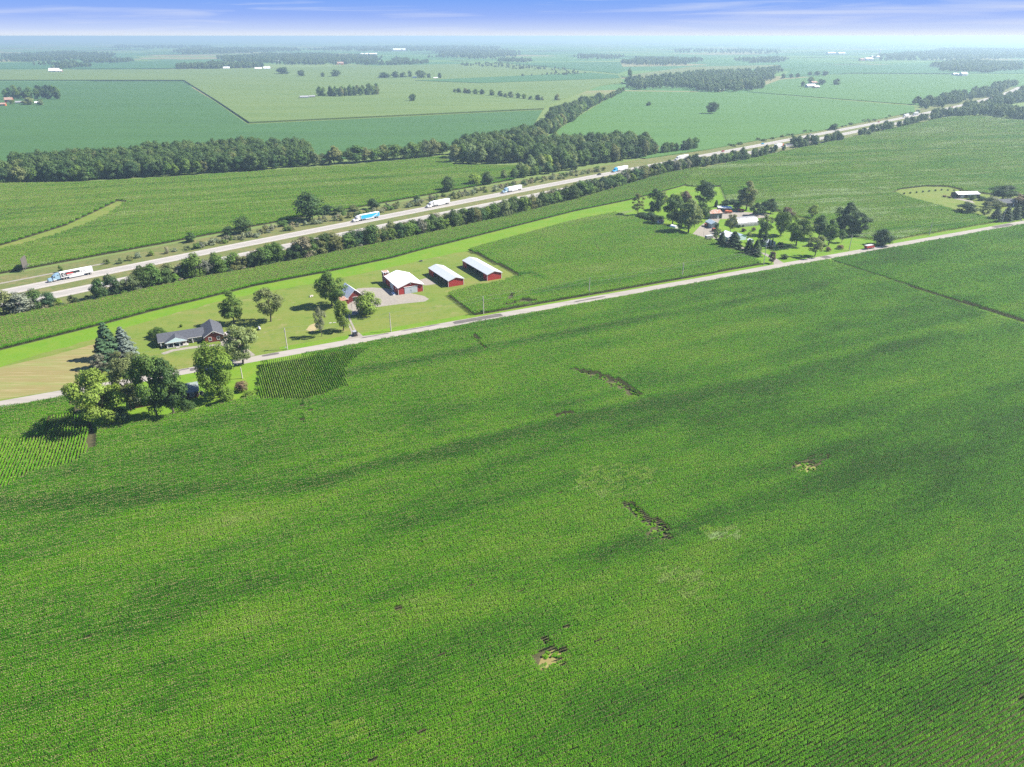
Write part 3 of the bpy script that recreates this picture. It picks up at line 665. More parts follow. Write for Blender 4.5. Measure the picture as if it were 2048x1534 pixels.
def make_tree(kind, seed, n=2400, leaf=0.026, blobs=34, trunk=True, **kw):
    rs = np.random.RandomState(seed); tk = kw.pop('tk', {})
    C, N, B = crown_pts(rs, n, blobs, **kw); V, Q = leaf_cloud(rs, C, N, leaf)
    cm = np_mesh('crown', V, Q, ['foliage']); tm = trunk_mb(rs, **tk).mesh('trunk', 'bark')
    TREES.setdefault(kind, []).append((cm, tm))
    return V, Q
for s in range(5): make_tree('broad', s, 8500, 0.017, 44, cz=0.55, rz=0.41, rx=0.40, br=(.075, .16), shell=.7)
for s in range(3): make_tree('oval', 10 + s, 6500, 0.0165, 38, cz=0.54, rz=0.43, rx=0.28, br=(.07, .14), shell=.7)
for s in range(3): make_tree('airy', 20 + s, 5200, 0.0155, 40, cz=0.60, rz=0.38, rx=0.34, br=(.06, .12), shell=.8, tk=dict(limbs=9, spread=.32, top=.8, r=.016))
for s in range(3): make_tree('bush', 30 + s, 5200, 0.026, 40, cz=0.46, rz=0.42, rx=0.50, br=(.14, .24), tk=dict(top=.4, limbs=5, z0=.08, r=.03, spread=.35))
for s in range(2): make_tree('sparse', 35 + s, 2400, 0.016, 30, cz=0.58, rz=0.40, rx=0.28, br=(.05, .1), shell=.85, tk=dict(limbs=16, spread=.33, top=.9, r=.014, z0=.12))
def make_conifer(kind, seed, n=8000, leaf=0.017, rb=0.25, tiers=11, z0=0.03, power=0.72):
    rs = np.random.RandomState(seed); C = []; N = []
    for i in range(n):
        t = rs.rand() ** 1.25; tier = math.floor(t * tiers) / tiers
        z = z0 + (1 - z0) * (tier * .7 + t * .3); R_ = rb * (1 - t) ** power + .008
        a = rs.uniform(0, 2 * math.pi); lob = 0.8 + .2 * math.sin(a * 5 + tier * 31)
        r = R_ * lob * rs.uniform(.45, 1.02); droop = -0.10 * r
        C.append((math.cos(a) * r, math.sin(a) * r, z + droop + rs.normal(0, .008))); N.append((math.cos(a) * .9 + rs.normal(0, .4), math.sin(a) * .9 + rs.normal(0, .4), .75 + rs.normal(0, .3)))
    V, Q = leaf_cloud(rs, np.array(C), np.array(N), leaf)
    tm = MB().tube((0, 0, -.01), (0, 0, .9), .016, .003, 6, 0, False).mesh('trunk', 'bark')
    TREES.setdefault(kind, []).append((np_mesh('crown', V, Q, ['foliage']), tm))
for s in range(3): make_conifer('spruce', 50 + s)
for s in range(2): make_conifer('pine', 55 + s, 1500, .03, .27, 9, .14, .65)
make_conifer('cedar', 58, 1500, .03, .13, 30, .02, .45)
# joined small versions for rows and woods seen from afar
SMALL = {}
def small_tree(kind, seed, n, leaf, blobs, **kw):
    rs = np.random.RandomState(seed); C, N, B = crown_pts(rs, n, blobs, **kw); V, Q = leaf_cloud(rs, C, N, leaf)
    t = MB().tube((0, 0, -.01), (0, 0, .55), .022, .010, 6, 0, False)
    tv = np.array(t.v); tq = np.array(t.f); V2 = np.concatenate([V, tv]); Q2 = np.concatenate([Q, tq + len(V)])
    SMALL.setdefault(kind, []).append(np_mesh(kind, V2, Q2, ['foliage', 'bark'], [0] * len(Q) + [1] * len(tq)))
for s in range(5): small_tree('row_tree', 60 + s, 3600, .028, 38, cz=.50, rz=.46, rx=.38, br=(.13, .21))
for s in range(3): small_tree('row_tree_tall', 70 + s, 3000, .026, 34, cz=.54, rz=.44, rx=.27, br=(.1, .17))
for s in range(4): small_tree('shrub', 80 + s, 600, .065, 14, cz=.45, rz=.46, rx=.62, br=(.2, .32))
for s in range(3): small_tree('far_tree', 90 + s, 260, .085, 12, cz=.55, rz=.42, rx=.42, br=(.18, .28))

GREENS = {'mid': (.095, .160, .030), 'dark': (.060, .110, .030), 'deep': (.042, .080, .030), 'yellow': (.165, .230, .036), 'lime': (.140, .225, .032), 'olive': (.140, .165, .060),
          'blue': (.165, .205, .175), 'spruce': (.070, .130, .062), 'grey': (.190, .190, .130), 'pale': (.175, .225, .085), 'brown': (.20, .145, .095), 'silver': (.20, .225, .13), 'purple': (.13, .095, .065)}
def tint(c, amt=0.12, r=rnd):
    k = 1 + r.uniform(-amt, amt); h = r.uniform(-amt, amt) * .6
    return (c[0] * k * (1 + h), c[1] * k, c[2] * k * (1 - h), 1)
_cnt = {}
def tree(x, yb, yt, w, kind, colr, label, cat='tree', name=None, group=None, rz=None, bark=None):
    X, Y = G(x, yb); h = max(height_at(Y, yt), 0.5); wm = w * mpp(Y)
    fam = TREES[kind]; i = _cnt.get(kind, 0); _cnt[kind] = i + 1
    cm, tm = fam[i % len(fam)]
    base = {'broad': .92, 'oval': .64, 'airy': .80, 'bush': 1.02, 'sparse': .70, 'spruce': .37, 'pine': .5, 'cedar': .27}[kind]
    sx = wm / base
    t = thing(name or {'bush': 'bush', 'spruce': 'spruce_tree', 'pine': 'pine_tree', 'cedar': 'cedar_tree'}.get(kind, 'broadleaf_tree'), label, cat, (X, Y, 0), rz if rz is not None else rnd.uniform(0, 6.28), group)
    t.scale = (sx, sx, h)
    c = obj('crown', cm, t); c.color = tint(GREENS[colr], .08)
    k = obj('trunk', tm, t)
    return t

# --- corner lot and brick house
tree(212, 855, 733, 112, 'broad', 'yellow', 'large yellow-green tree at the left end of the corner lot, overhanging the corn')
tree(262, 818, 712, 62, 'oval', 'olive', 'tall dull green tree with a bare trunk behind the corner lot trees')
tree(316, 838, 701, 84, 'broad', 'mid', 'tall full green tree standing in front of the corner lot house')
tree(349, 836, 716, 64, 'oval', 'dark', 'darker green tree just right of the tall tree in front of the corner lot house')
tree(377, 826, 797, 30, 'bush', 'dark', 'dark round bush at the right end of the corner lot house', 'bush')
tree(243, 852, 815, 40, 'bush', 'deep', 'dark undergrowth bush at the foot of the corner lot trees', 'bush')
tree(441, 795, 681, 84, 'broad', 'lime', 'bright green tree between the two houses, right of the corner lot drive')
tree(455, 806, 772, 34, 'bush', 'lime', 'bright green bush at the foot of the tree between the two houses', 'bush')
tree(484, 783, 760, 24, 'bush', 'brown', 'dry brown bush at the edge of the short corn rows', 'bush')
tree(500, 793, 783, 28, 'bush', 'lime', 'low green weeds bush below the dry brown bush', 'bush')
tree(486, 727, 639, 76, 'broad', 'pale', 'loose pale yellow-green tree right of the brick house by the road')
tree(468, 648, 582, 48, 'oval', 'mid', 'upright green tree behind the right end of the brick house')
tree(542, 643, 570, 68, 'airy', 'olive', 'wide open-crowned tree alone on the lawn right of the brick house')
tree(322, 677, 652, 26, 'bush', 'mid', 'round green bush at the left end of the brick house', 'bush')
tree(306, 673, 657, 16, 'bush', 'mid', 'smaller bush touching the round bush left of the brick house', 'bush')
tree(363, 654, 648, 7, 'bush', 'lime', 'small bright bush behind the brick house ridge', 'bush')
tree(222, 716, 641, 46, 'spruce', 'spruce', 'tall dark green spruce at the top of the evergreen row by the hay field')
tree(212, 735, 674, 44, 'spruce', 'spruce', 'green spruce lower in the evergreen row by the hay field')
tree(252, 708, 651, 40, 'spruce', 'blue', 'blue-grey spruce at the back of the evergreen row')
tree(258, 726, 676, 44, 'spruce', 'blue', 'pale blue-grey spruce nearer the road in the evergreen row')
tree(204, 748, 706, 34, 'sparse', 'grey', 'half-bare grey tree at the lower end of the evergreen row')
tree(243, 752, 700, 52, 'sparse', 'olive', 'thin half-dead tree between the evergreens and the corner lot')
tree(270, 745, 704, 40, 'airy', 'olive', 'thin olive tree right of the half-dead tree by the drive')
# --- yard of the red barns
tree(664, 612, 543, 66, 'broad', 'mid', 'big dark green shade tree left of the old red barn')
tree(735, 628, 582, 52, 'bush', 'yellow', 'broad yellow-green tree on the gravel in front of the old red barn', 'tree', 'broadleaf_tree')
tree(687, 661, 598, 36, 'oval', 'yellow', 'slim yellow-green tree beside the two-track driveway')
tree(644, 673, 612, 30, 'airy', 'silver', 'small pale silvery tree left of the two-track driveway')
tree(843, 580, 575, 5, 'bush', 'dark', 'tiny dark shrub at the right corner of the white-roofed barn', 'bush')
# --- right farmstead
F_ = [(1274, 433, 385, 36, 'sparse', 'olive', 'ivy-clad half-dead tree at the left corner of the right farmstead'),
 (1308, 430, 375, 34, 'broad', 'deep', 'dark upright tree second from the left corner of the right farmstead'),
 (1322, 420, 381, 28, 'airy', 'pale', 'pale thin tree behind the dark upright tree at the farmstead corner'),
 (1345, 449, 387, 48, 'broad', 'dark', 'large tree left of the big light green tree at the farmstead field edge'),
 (1376, 467, 397, 46, 'oval', 'pale', 'big light green tree at the field edge by the small white sheds'),
 (1371, 404, 381, 24, 'bush', 'purple', 'purple-brown tree below the mown corner behind the farmstead'),
 (1407, 410, 359, 48, 'broad', 'deep', 'very dark round tree at the back of the farmstead by the mown corner'),
 (1401, 442, 394, 38, 'broad', 'mid', 'green tree left of the rusty-roofed shed'),
 (1432, 414, 400, 10, 'cedar', 'dark', 'small dark evergreen behind the rusty-roofed shed'),
 (1492, 420, 362, 40, 'oval', 'olive', 'tall brownish-green tree alone at the back right of the farm yard'),
 (1474, 420, 403, 18, 'bush', 'deep', 'dark round bush beside the red farm machine'),
 (1512, 431, 406, 28, 'broad', 'deep', 'dark spreading tree behind the long arched barn'),
 (1541, 427, 396, 32, 'broad', 'deep', 'dark green tree at the back edge right of the arched barn'),
 (1526, 428, 402, 22, 'broad', 'dark', 'smaller dark tree between two dark trees behind the arched barn'),
 (1461, 466, 428, 30, 'airy', 'olive', 'thin green tree standing before the blue-grey shed'),
 (1442, 494, 461, 20, 'spruce', 'deep', 'narrow dark evergreen left of the farmhouse'),
 (1432, 483, 452, 18, 'airy', 'pale', 'pale thin tree left of the narrow dark evergreen'),
 (1466, 498, 461, 34, 'spruce', 'deep', 'broad dark evergreen in front of the farmhouse'),
 (1496, 511, 477, 25, 'spruce', 'deep', 'dark evergreen, left one of the pair by the farm drive'),
 (1511, 512, 477, 22, 'spruce', 'dark', 'dark evergreen, right one of the pair by the farm drive'),
 (1522, 499, 440, 25, 'oval', 'dark', 'tall narrow dark tree behind the evergreen pair'),
 (1531, 470, 428, 36, 'airy', 'pale', 'light green tree at the right end of the arched barn'),
 (1561, 471, 419, 38, 'broad', 'mid', 'green tree with a clear trunk on the lawn right of the arched barn'),
 (1573, 440, 412, 26, 'bush', 'purple', 'dark reddish tree behind the green lawn tree'),
 (1592, 492, 424, 58, 'broad', 'mid', 'large green tree in the middle of the front lawn of the right farmstead'),
 (1623, 440, 408, 26, 'airy', 'yellow', 'pale yellow-green tree behind the large lawn trees'),
 (1637, 478, 430, 40, 'oval', 'dark', 'dark tree right of the large green lawn tree'),
 (1629, 513, 469, 46, 'airy', 'pale', 'pale open tree close to the road in front of the lawn trees'),
 (1657, 490, 438, 30, 'oval', 'mid', 'slim tree at the right end of the lawn tree group'),
 (1683, 485, 458, 20, 'airy', 'mid', 'small young tree beside the utility pole on the farm lawn'),
 (1688, 463, 405, 54, 'broad', 'deep', 'huge very dark round tree at the right end of the farmstead, left of a twin'),
 (1714, 470, 424, 46, 'broad', 'deep', 'very dark tree, right one of the twins at the end of the farmstead'),
 (1763, 490, 457, 40, 'bush', 'deep', 'dark dome-shaped bush at the roadside end of the farmstead'),
 (1543, 527, 502, 16, 'oval', 'purple', 'small dark ornamental tree beside the farm driveway mouth'),
 (1656, 502, 493, 12, 'bush', 'brown', 'round clipped bush on the farm lawn nearer the pale tree'),
 (1680, 498, 489, 13, 'bush', 'brown', 'round clipped bush on the farm lawn nearer the utility pole'),
 (1569, 517, 508, 18, 'bush', 'dark', 'low wide clipped bush inside the driveway loop'),
 (1560, 494, 483, 13, 'bush', 'deep', 'dark round bush right of the two cedars'),
 (1537, 497, 476, 6, 'cedar', 'deep', 'slender cedar, left one of two by the white garage'),
 (1543, 497, 476, 6, 'cedar', 'deep', 'slender cedar, right one of two by the white garage'),
 (1478, 455, 449, 8, 'bush', 'dark', 'small bush left of two along the arched barn wall'),
 (1486, 454, 449, 5, 'bush', 'dark', 'small bush right of two along the arched barn wall'),
 (1487, 463, 456, 10, 'bush', 'purple', 'purple bush on the lawn below the arched barn'),
 (1507, 462, 454, 9, 'bush', 'purple', 'second purple bush on the lawn right below the arched barn'),
 (1498, 475, 463, 12, 'airy', 'pale', 'young thin tree on the lawn between the farmhouse and the arched barn'),
 (1300, 440, 424, 34, 'bush', 'deep', 'dark thicket under the trees at the farmstead corner'),
 (1318, 443, 430, 26, 'bush', 'dark', 'second dark thicket under the trees at the farmstead corner'),
 (1284, 435, 424, 24, 'bush', 'deep', 'thicket at the left tip of the farmstead'),
 (1452, 410, 399, 22, 'bush', 'deep', 'dark hedge bush, left of three at the back of the farm yard'),
 (1466, 408, 398, 20, 'bush', 'deep', 'dark hedge bush, middle of three at the back of the farm yard'),
 (1480, 407, 396, 18, 'bush', 'dark', 'dark hedge bush, right of three at the back of the farm yard'),
 (1362, 452, 415, 36, 'oval', 'dark', 'dark leafy tree filling the gap left of the big light green tree'),
 (1389, 455, 410, 30, 'airy', 'pale', 'light green tree right behind the big light green tree at the field edge')]
for a in F_: tree(*a[:6], a[6], 'bush' if a[4] == 'bush' and a[3] < 27 else 'tree')
# --- right-hand farm by the oval lawn
O_ = [(2004, 400, 369, 60, 'broad', 'deep', 'huge dark spreading tree behind the far right farm'),
 (1932, 428, 404, 46, 'broad', 'deep', 'wide dark tree at the oval lawn corner nearest the corn'),
 (1968, 434, 411, 26, 'airy', 'olive', 'olive tree right of the wide dark lawn corner tree'),
 (1990, 442, 414, 24, 'spruce', 'deep', 'dark evergreen, first of the roadside row at the right edge'),
 (2011, 441, 411, 24, 'spruce', 'deep', 'dark evergreen, second of the roadside row at the right edge'),
 (2029, 438, 407, 22, 'spruce', 'deep', 'dark evergreen, third of the roadside row at the right edge'),
 (2046, 434, 399, 26, 'spruce', 'deep', 'dark evergreen, last of the roadside row at the right edge'),
 (1944, 399, 390, 16, 'bush', 'dark', 'dark bush in front of the white-roofed garage'),
 (1962, 401, 391, 15, 'bush', 'dark', 'dark bush at the right end of the white-roofed garage'),
 (1986, 409, 392, 30, 'bush', 'silver', 'grey-green willow bush below the huge dark tree'),
 (1996, 416, 402, 24, 'bush', 'olive', 'olive bush right of the grey-green willow'),
 (1974, 414, 402, 18, 'bush', 'olive', 'yellowish bush between the garage and the willow'),
 (2040, 412, 385, 34, 'broad', 'brown', 'brownish tree behind the grey-roofed house at the right edge'),
 (1786, 388, 383, 8, 'bush', 'blue', 'blue-green shrub at the left tip of the oval lawn'),
 (1799, 393, 387, 9, 'bush', 'olive', 'olive shrub at the left tip of the oval lawn'),
 (1889, 394, 390, 9, 'bush', 'brown', 'brown garden bush left of the white-roofed garage'),
 (1899, 396, 392, 7, 'bush', 'brown', 'brown garden bush just by the white-roofed garage')]
for a in O_: tree(*a[:6], a[6], 'bush' if a[4] == 'bush' and a[3] < 26 else 'tree')
for i in range(10):
    x = 1808 + i * 12.5; tree(x, 388.5 - i * 1.25 if i < 6 else 380.8 + (i - 6) * .5, (384.5 - i * 1.25) if i < 6 else 377.5 + (i - 6) * .5, 4.2, 'bush', 'dark', 'small round shrub in the row along the far edge of the oval lawn', 'shrub', 'shrub', 'shrubs rimming the oval lawn')

HUE = {'mid': 'green', 'dark': 'dark green', 'deep': 'very dark', 'yellow': 'yellow-green', 'lime': 'bright green', 'olive': 'olive', 'grey': 'greyish', 'pale': 'pale green', 'silver': 'silvery'}
def where(P, marks):
    zc = -HC; fwd = P[1] * CP - zc * SP; x = 1024 + FPX * P[0] / fwd
    for lim, txt in marks:
        if x < lim: return txt
    return marks[-1][1]
NEAR_MARKS = [(205, 'below the graphic-sided semi-truck'), (560, 'left of the blue trailer'), (800, 'below the blue trailer'), (1010, 'below the all white semi-truck'), (1180, 'left below the creek wood'), (1330, 'right below the creek wood'), (9999, 'at its far right end')]
WOOD_MARKS = [(150, 'at its left end'), (330, 'left of its middle'), (520, 'right of its middle'), (9999, 'at its right end')]
def row_item(kind, P, h, w, colr, name, label, cat, group):
    if group:
        size = ('tall ' if h > 10.5 else 'low ' if h < 7.5 else '') if cat == 'tree' else ('' if h > 2.8 else 'low ')
        label = size + HUE.get(colr, colr) + ' ' + label.replace('grey-green ', '')
        if 'highway' in group or 'bank' in group: label += ', ' + where(P, NEAR_MARKS)
        elif group == 'front trees of the long wood': label += ', ' + where(P, WOOD_MARKS)
    fam = SMALL[kind]; o = obj(name, rnd.choice(fam)); o.location = (P[0], P[1], 0)
    base = {'row_tree': .86, 'row_tree_tall': .64, 'shrub': 1.5, 'far_tree': .95}[kind]
    o.scale = (w / base, w / base * rnd.uniform(.9, 1.1), h); o.rotation_euler = (0, 0, rnd.uniform(0, 6.28)); o.color = tint(GREENS[colr], .22)
    return tag(o, label, cat, group)
# --- trees along the near side of the highway
TL = GL([(-220, 684), (0, 641), (200, 604), (400, 560), (560, 532), (800, 483), (1000, 440), (1150, 403), (1250, 374), (1320, 352), (1400, 336), (1480, 321)])
_TL = [0.0]
for a_, b_ in zip(TL[:-1], TL[1:]): _TL.append(_TL[-1] + math.hypot(b_[0] - a_[0], b_[1] - a_[1]))
def TLP(s, off):
    for i in range(len(TL) - 1):
        if s <= _TL[i + 1] or i == len(TL) - 2:
            u = (s - _TL[i]) / (_TL[i + 1] - _TL[i]); (x0, y0), (x1, y1) = TL[i], TL[i + 1]; L = math.hypot(x1 - x0, y1 - y0)
            return (x0 + (x1 - x0) * u - (y1 - y0) / L * off, y0 + (y1 - y0) * u + (x1 - x0) / L * off)
LOW = [(62, 82), (120, 128), (150, 158)]
s = 0.0
while s < _TL[-1]:
    near = s < 420; low = any(a < s < b for a, b in LOW)
    h = (rnd.uniform(7.5, 11) if rnd.random() < .72 else rnd.uniform(11, 14)) * (.45 if low else 1)
    row_item('row_tree' if rnd.random() < .75 else 'row_tree_tall', TLP(s, rnd.uniform(3, 6.5)), h, h * rnd.uniform(.75, 1.1), rnd.choice(['mid', 'dark', 'mid', 'dark', 'olive', 'deep', 'lime', 'grey']), 'roadside_tree', 'tree of the line beside the corn strip', 'tree', 'trees along the near side of the highway')
    s += rnd.uniform(4.0, 6.8) if near else rnd.uniform(5, 9)
s = 115.0
while s < 680:
    h = rnd.uniform(7.5, 11)
    row_item('row_tree', TLP(s, rnd.uniform(8.5, 13)), h, h * rnd.uniform(.95, 1.3), rnd.choice(['mid', 'dark', 'olive', 'olive', 'grey']), 'roadside_tree', 'tree behind the line beside the corn strip', 'tree', 'trees on the highway side of the near line')
    s += rnd.uniform(5, 9)
s = 0.0
while s < 600:                    # lower bushes at their feet, corn side
    row_item('shrub', TLP(s, rnd.uniform(.8, 2.5)), rnd.uniform(1.8, 3.8), rnd.uniform(3.2, 5.6), rnd.choice(['dark', 'mid', 'olive', 'deep', 'grey']), 'roadside_shrub', 'bush edging the corn strip', 'shrub', 'bushes below the near highway trees')
    s += rnd.uniform(5.5, 10)
# --- shrubs and trees on the far bank
s = 60.0
while s < 520:
    p = rnd.uniform(11.5, 17) if s < 150 else rnd.uniform(11, 27)
    row_item('shrub', HP(s, p), rnd.uniform(2.2, 4.2), rnd.uniform(4.2, 7.5), rnd.choice(['silver', 'silver', 'olive', 'grey', 'mid']), 'bank_shrub', 'shrub on the bank beyond the highway', 'shrub', 'shrubs on the far bank of the highway')
    s += rnd.uniform(1.8, 3.8) if s > 110 else rnd.uniform(4, 9)
for x, yb, yt, w, c, lab in [(620, 441, 385, 58, 'dark', 'large dark tree alone on the far bank of the highway, left of the blue trailer'), (382, 484, 464, 22, 'dark', 'small dark tree leftmost on the far bank by the striped corn'), (457, 471, 452, 22, 'dark', 'dark bush-like tree second on the far bank by the striped corn'),
        (487, 466, 433, 40, 'dark', 'dense dark tree left of the large lone tree on the far bank'), (655, 428, 410, 28, 'deep', 'dark low tree right beside the large lone tree on the far bank'), (680, 428, 411, 32, 'dark', 'bushy dark tree second right of the large lone tree on the far bank'), (747, 418, 397, 27, 'deep', 'dark tree above the blue trailer'),
        (708, 422, 410, 24, 'olive', 'olive tree left above the blue trailer'), (834, 402, 390, 15, 'dark', 'small tree above the white truck cab'), (897, 383, 352, 30, 'dark', 'pointed dark tree above the white truck trailer'), (948, 371, 347, 30, 'yellow', 'yellow-green tree right of the pointed dark tree'), (975, 368, 343, 26, 'dark', 'dark pointed tree by the wood corner on the far bank'),
        (122, 545, 531, 10, 'mid', 'lone sapling just behind the semi-truck with the graphic trailer'), (566, 452, 440, 22, 'mid', 'low green tree left of the large lone tree on the far bank')]:
    X, Y = G(x, yb); o = row_item('row_tree', (X, Y), max(2, height_at(Y, yt)), w * mpp(Y), c, 'bank_tree', lab, 'tree', None)
# --- front rows of the woods
def front_row(pl, step, hr, wr, kinds, cols, name, label, group, jit=3.0, back=0.0, s_end=None):
    P = GL(pl); n = 0
    for (x0, y0), (x1, y1) in zip(P[:-1], P[1:]):
        L = math.hypot(x1 - x0, y1 - y0); t = rnd.uniform(0, step * .5)
        while t < L:
            h = rnd.uniform(*hr); row_item(rnd.choice(kinds), (x0 + (x1 - x0) * t / L + rnd.uniform(-jit, jit), y0 + (y1 - y0) * t / L + back + rnd.uniform(0, jit * 2)), h, h * rnd.uniform(*wr), rnd.choice(cols), name, label, 'tree', group); n += 1
            t += step * rnd.uniform(.75, 1.25)
    return n
MIX = ['dark', 'mid', 'dark', 'olive', 'mid', 'deep']
front_row([(-60, 368), (0, 367), (60, 365), (150, 362), (300, 355), (500, 342), (640, 331)], 8.5, (11, 16), (.65, .9), ['row_tree', 'row_tree', 'row_tree_tall'], MIX, 'wood_tree', 'tree fronting the long wood', 'front trees of the long wood')
front_row([(640, 331), (700, 327), (830, 316), (895, 309)], 7, (11, 18), (.85, 1.1), ['row_tree', 'row_tree_tall'], MIX, 'wood_tree', 'tree in the thin row joining the two woods', 'trees joining the two woods')
front_row([(905, 328), (960, 328), (1020, 326), (1060, 325)], 9, (13, 20), (.55, .8), ['row_tree', 'row_tree_tall'], MIX + ['pale'], 'wood_tree', 'tree fronting the creek wood at left', 'front trees of the creek wood')
front_row([(1040, 352), (1080, 345), (1130, 338), (1180, 330), (1230, 323), (1290, 315)], 8, (12, 19), (.6, .85), ['row_tree', 'row_tree_tall'], MIX + ['pale', 'yellow'], 'wood_tree', 'tree edging the creek wood', 'creek wood trees along the highway')
front_row([(1010, 362), (1060, 352), (1110, 346), (1160, 338)], 7, (7, 12), (.7, .95), ['row_tree'], MIX + ['olive', 'pale'], 'bank_tree', 'tree between creek wood and highway', 'low trees between the creek wood and the highway')
front_row([(1300, 312), (1340, 306), (1400, 298)], 9, (9, 14), (.7, .95), ['row_tree'], MIX, 'bank_tree', 'tree of the short row on the bank', 'short row of trees on the far bank')
front_row([(1088, 277), (1110, 262), (1135, 246), (1160, 229), (1185, 213), (1205, 203)], 11, (14, 20), (.65, .95), ['row_tree', 'row_tree_tall'], MIX + ['pale'], 'hedgerow_tree', 'tree in the thick hedgerow running away from the creek wood', 'trees of the thick hedgerow', jit=4)
front_row([(1205, 203), (1225, 194), (1245, 183)], 14, (8, 12), (.8, 1.1), ['row_tree'], MIX, 'hedgerow_tree', 'low tree in the thin far end of the hedgerow', 'low trees at the end of the hedgerow')
front_row([(905, 186), (940, 189), (985, 193), (1030, 198), (1080, 203), (1130, 203)], 24, (9, 15), (.8, 1.2), ['row_tree'], MIX, 'hedgerow_tree', 'tree in the loose row crossing the pale corn to the hedgerow', 'loose row of trees in the pale corn')
front_row([(640, 194), (680, 195), (720, 193), (762, 191)], 12, (17, 23), (.6, .8), ['row_tree', 'row_tree_tall'], MIX, 'grove_tree', 'tree in the grove behind the grey farm sheds in the pale corn', 'trees of the grove in the pale corn')
front_row([(655, 193), (700, 191), (755, 188)], 14, (18, 24), (.6, .8), ['row_tree', 'row_tree_tall'], MIX, 'grove_tree', 'tree at the back of the grove in the pale corn', 'back trees of the grove in the pale corn')
front_row([(6, 199), (60, 199), (130, 199)], 13, (17, 23), (.6, .85), ['row_tree'], ['dark', 'deep', 'mid'], 'grove_tree', 'tree in the rounded grove in the dark field at the left edge', 'trees of the rounded grove at left')
front_row([(10, 194), (70, 191), (125, 193)], 14, (18, 25), (.6, .85), ['row_tree'], ['dark', 'deep', 'mid'], 'grove_tree', 'tree at the back of the rounded grove at the left edge', 'back trees of the rounded grove')
for x, yb, yt, w, c, lab in [(603, 153.5, 139, 16, 'dark', 'round lone tree in the pale corn left of two others'), (646, 155, 144, 10, 'mid', 'small thin lone tree in the pale corn between two bigger ones'), (672, 154, 139, 21, 'dark', 'broad lone tree in the pale corn, rightmost of three'), (825, 204, 187, 15, 'dark', 'lone tree in the pale corn right of the grove'),
        (1297, 212, 203, 11, 'dark', 'small round lone bush in the smooth field beyond the highway'), (1423, 228, 203, 25, 'dark', 'lone spreading tree in the smooth field beyond the highway'), (1605, 174, 162, 9, 'dark', 'tree left of the far white farmhouse'), (1673, 170, 157, 15, 'dark', 'tree right of the far white farmhouse'), (1643, 170, 157, 16, 'dark', 'tree right behind the far white farmhouse'), (1621, 168, 153, 15, 'mid', 'tree left behind the far white farmhouse'),
        (880, 158, 145, 8, 'dark', 'slim tree at the right end of the far row of farm trees'), (768, 157, 144, 26, 'dark', 'wide tree leftmost in the far row of farm trees'), (792, 157, 142, 17, 'dark', 'second tree in the far row of farm trees'), (807, 156, 144, 16, 'dark', 'third tree in the far row of farm trees'), (820, 155, 141, 11, 'dark', 'slim fourth tree in the far row of farm trees'), (842, 157, 140, 22, 'dark', 'big fifth tree in the far row of farm trees'), (858, 157, 146, 9, 'dark', 'small sixth tree in the far row of farm trees'),
        (57, 210, 195, 26, 'pale', 'pale round tree below the rounded grove at the left edge'), (82, 211, 198, 14, 'pale', 'small pale tree right of the pale round tree at left'), (25, 209, 199, 11, 'mid', 'small green tree left of the pale round tree at left'), (566, 149, 133, 30, 'deep', 'wide dark clump alone in the pale corn left of the lone trees'), (1668, 260, 247, 19, 'dark', 'bush-like tree beside the far bank of the highway bend'), (1258, 168, 136, 12, 'dark', 'tall tree at the left tip of the creek trees'), (1620, 151, 143, 10, 'dark', 'left tree of three behind the far white farmhouse'), (1634, 151, 142, 14, 'dark', 'middle tree of three behind the far white farmhouse'), (1650, 152, 141, 14, 'dark', 'right tree of three behind the far white farmhouse'),
        (1582, 156, 147, 9, 'dark', 'small tree in the far row left of the white farmhouse'), (1566, 157, 147, 12, 'dark', 'tree in the far row left of the white farmhouse'), (1595, 155, 146, 10, 'dark', 'rightmost tree in the far row left of the white farmhouse'), (1545, 158, 150, 12, 'dark', 'leftmost tree in the far row left of the white farmhouse')]:
    X, Y = G(x, yb); row_item('row_tree', (X, Y), max(2, height_at(Y, yt)), w * mpp(Y), c, 'lone_tree', lab, 'tree', None)

# --- woods that read as one mass
def wood(poly, area, hr, label, cols=((.03, .058, .02), (.075, .10, .032)), kind='far_tree', name='wood', wr=(.75, 1.05), cat='wood'):
    poly = list(poly)
    rough = []; D = math.hypot(*np.mean(poly, 0)); step, amp = (30, 6) if D < 1500 else (60, 14) if D < 3500 else (150, 40)
    for (xa, ya), (xb, yb) in zip(poly, poly[1:] + poly[:1]):
        L = math.hypot(xb - xa, yb - ya); m = max(1, int(L / step))
        for i in range(m):
            o = nrs.normal(0, amp); rough.append((xa + (xb - xa) * i / m - (yb - ya) / (L + 1e-6) * o, ya + (yb - ya) * i / m + (xb - xa) / (L + 1e-6) * o))
    poly = rough
    A = np.array(poly); x0, y0 = A.min(0); x1, y1 = A.max(0); n = int((x1 - x0) * (y1 - y0) / area)
    P = np.stack([nrs.uniform(x0, x1, n), nrs.uniform(y0, y1, n)], 1); P = P[inside(P, poly)]
    h = nrs.uniform(*hr, len(P)); w = h * nrs.uniform(*wr, len(P))
    mn = 'wood_leaves'
    if mn not in MATS: leaf_material(mn, 0.25, (1.3, 1.3, .5), [(.045, .085, .028), (.065, .115, .032), (.09, .14, .038), (.15, .175, .06)], vary=.3)
    key = kind + '_w'
    if key not in SMALL:
        SMALL[key] = []
        for me in SMALL[kind]:
            m2 = me.copy(); m2.materials[0] = MATS[mn]; SMALL[key].append(m2)
    return scatter(name, P, nrs.uniform(0, 6.28, len(P)), np.stack([w, w, h], 1), np.clip(nrs.normal(.42, .25, len(P)), 0, 1), SMALL[key], label, cat)
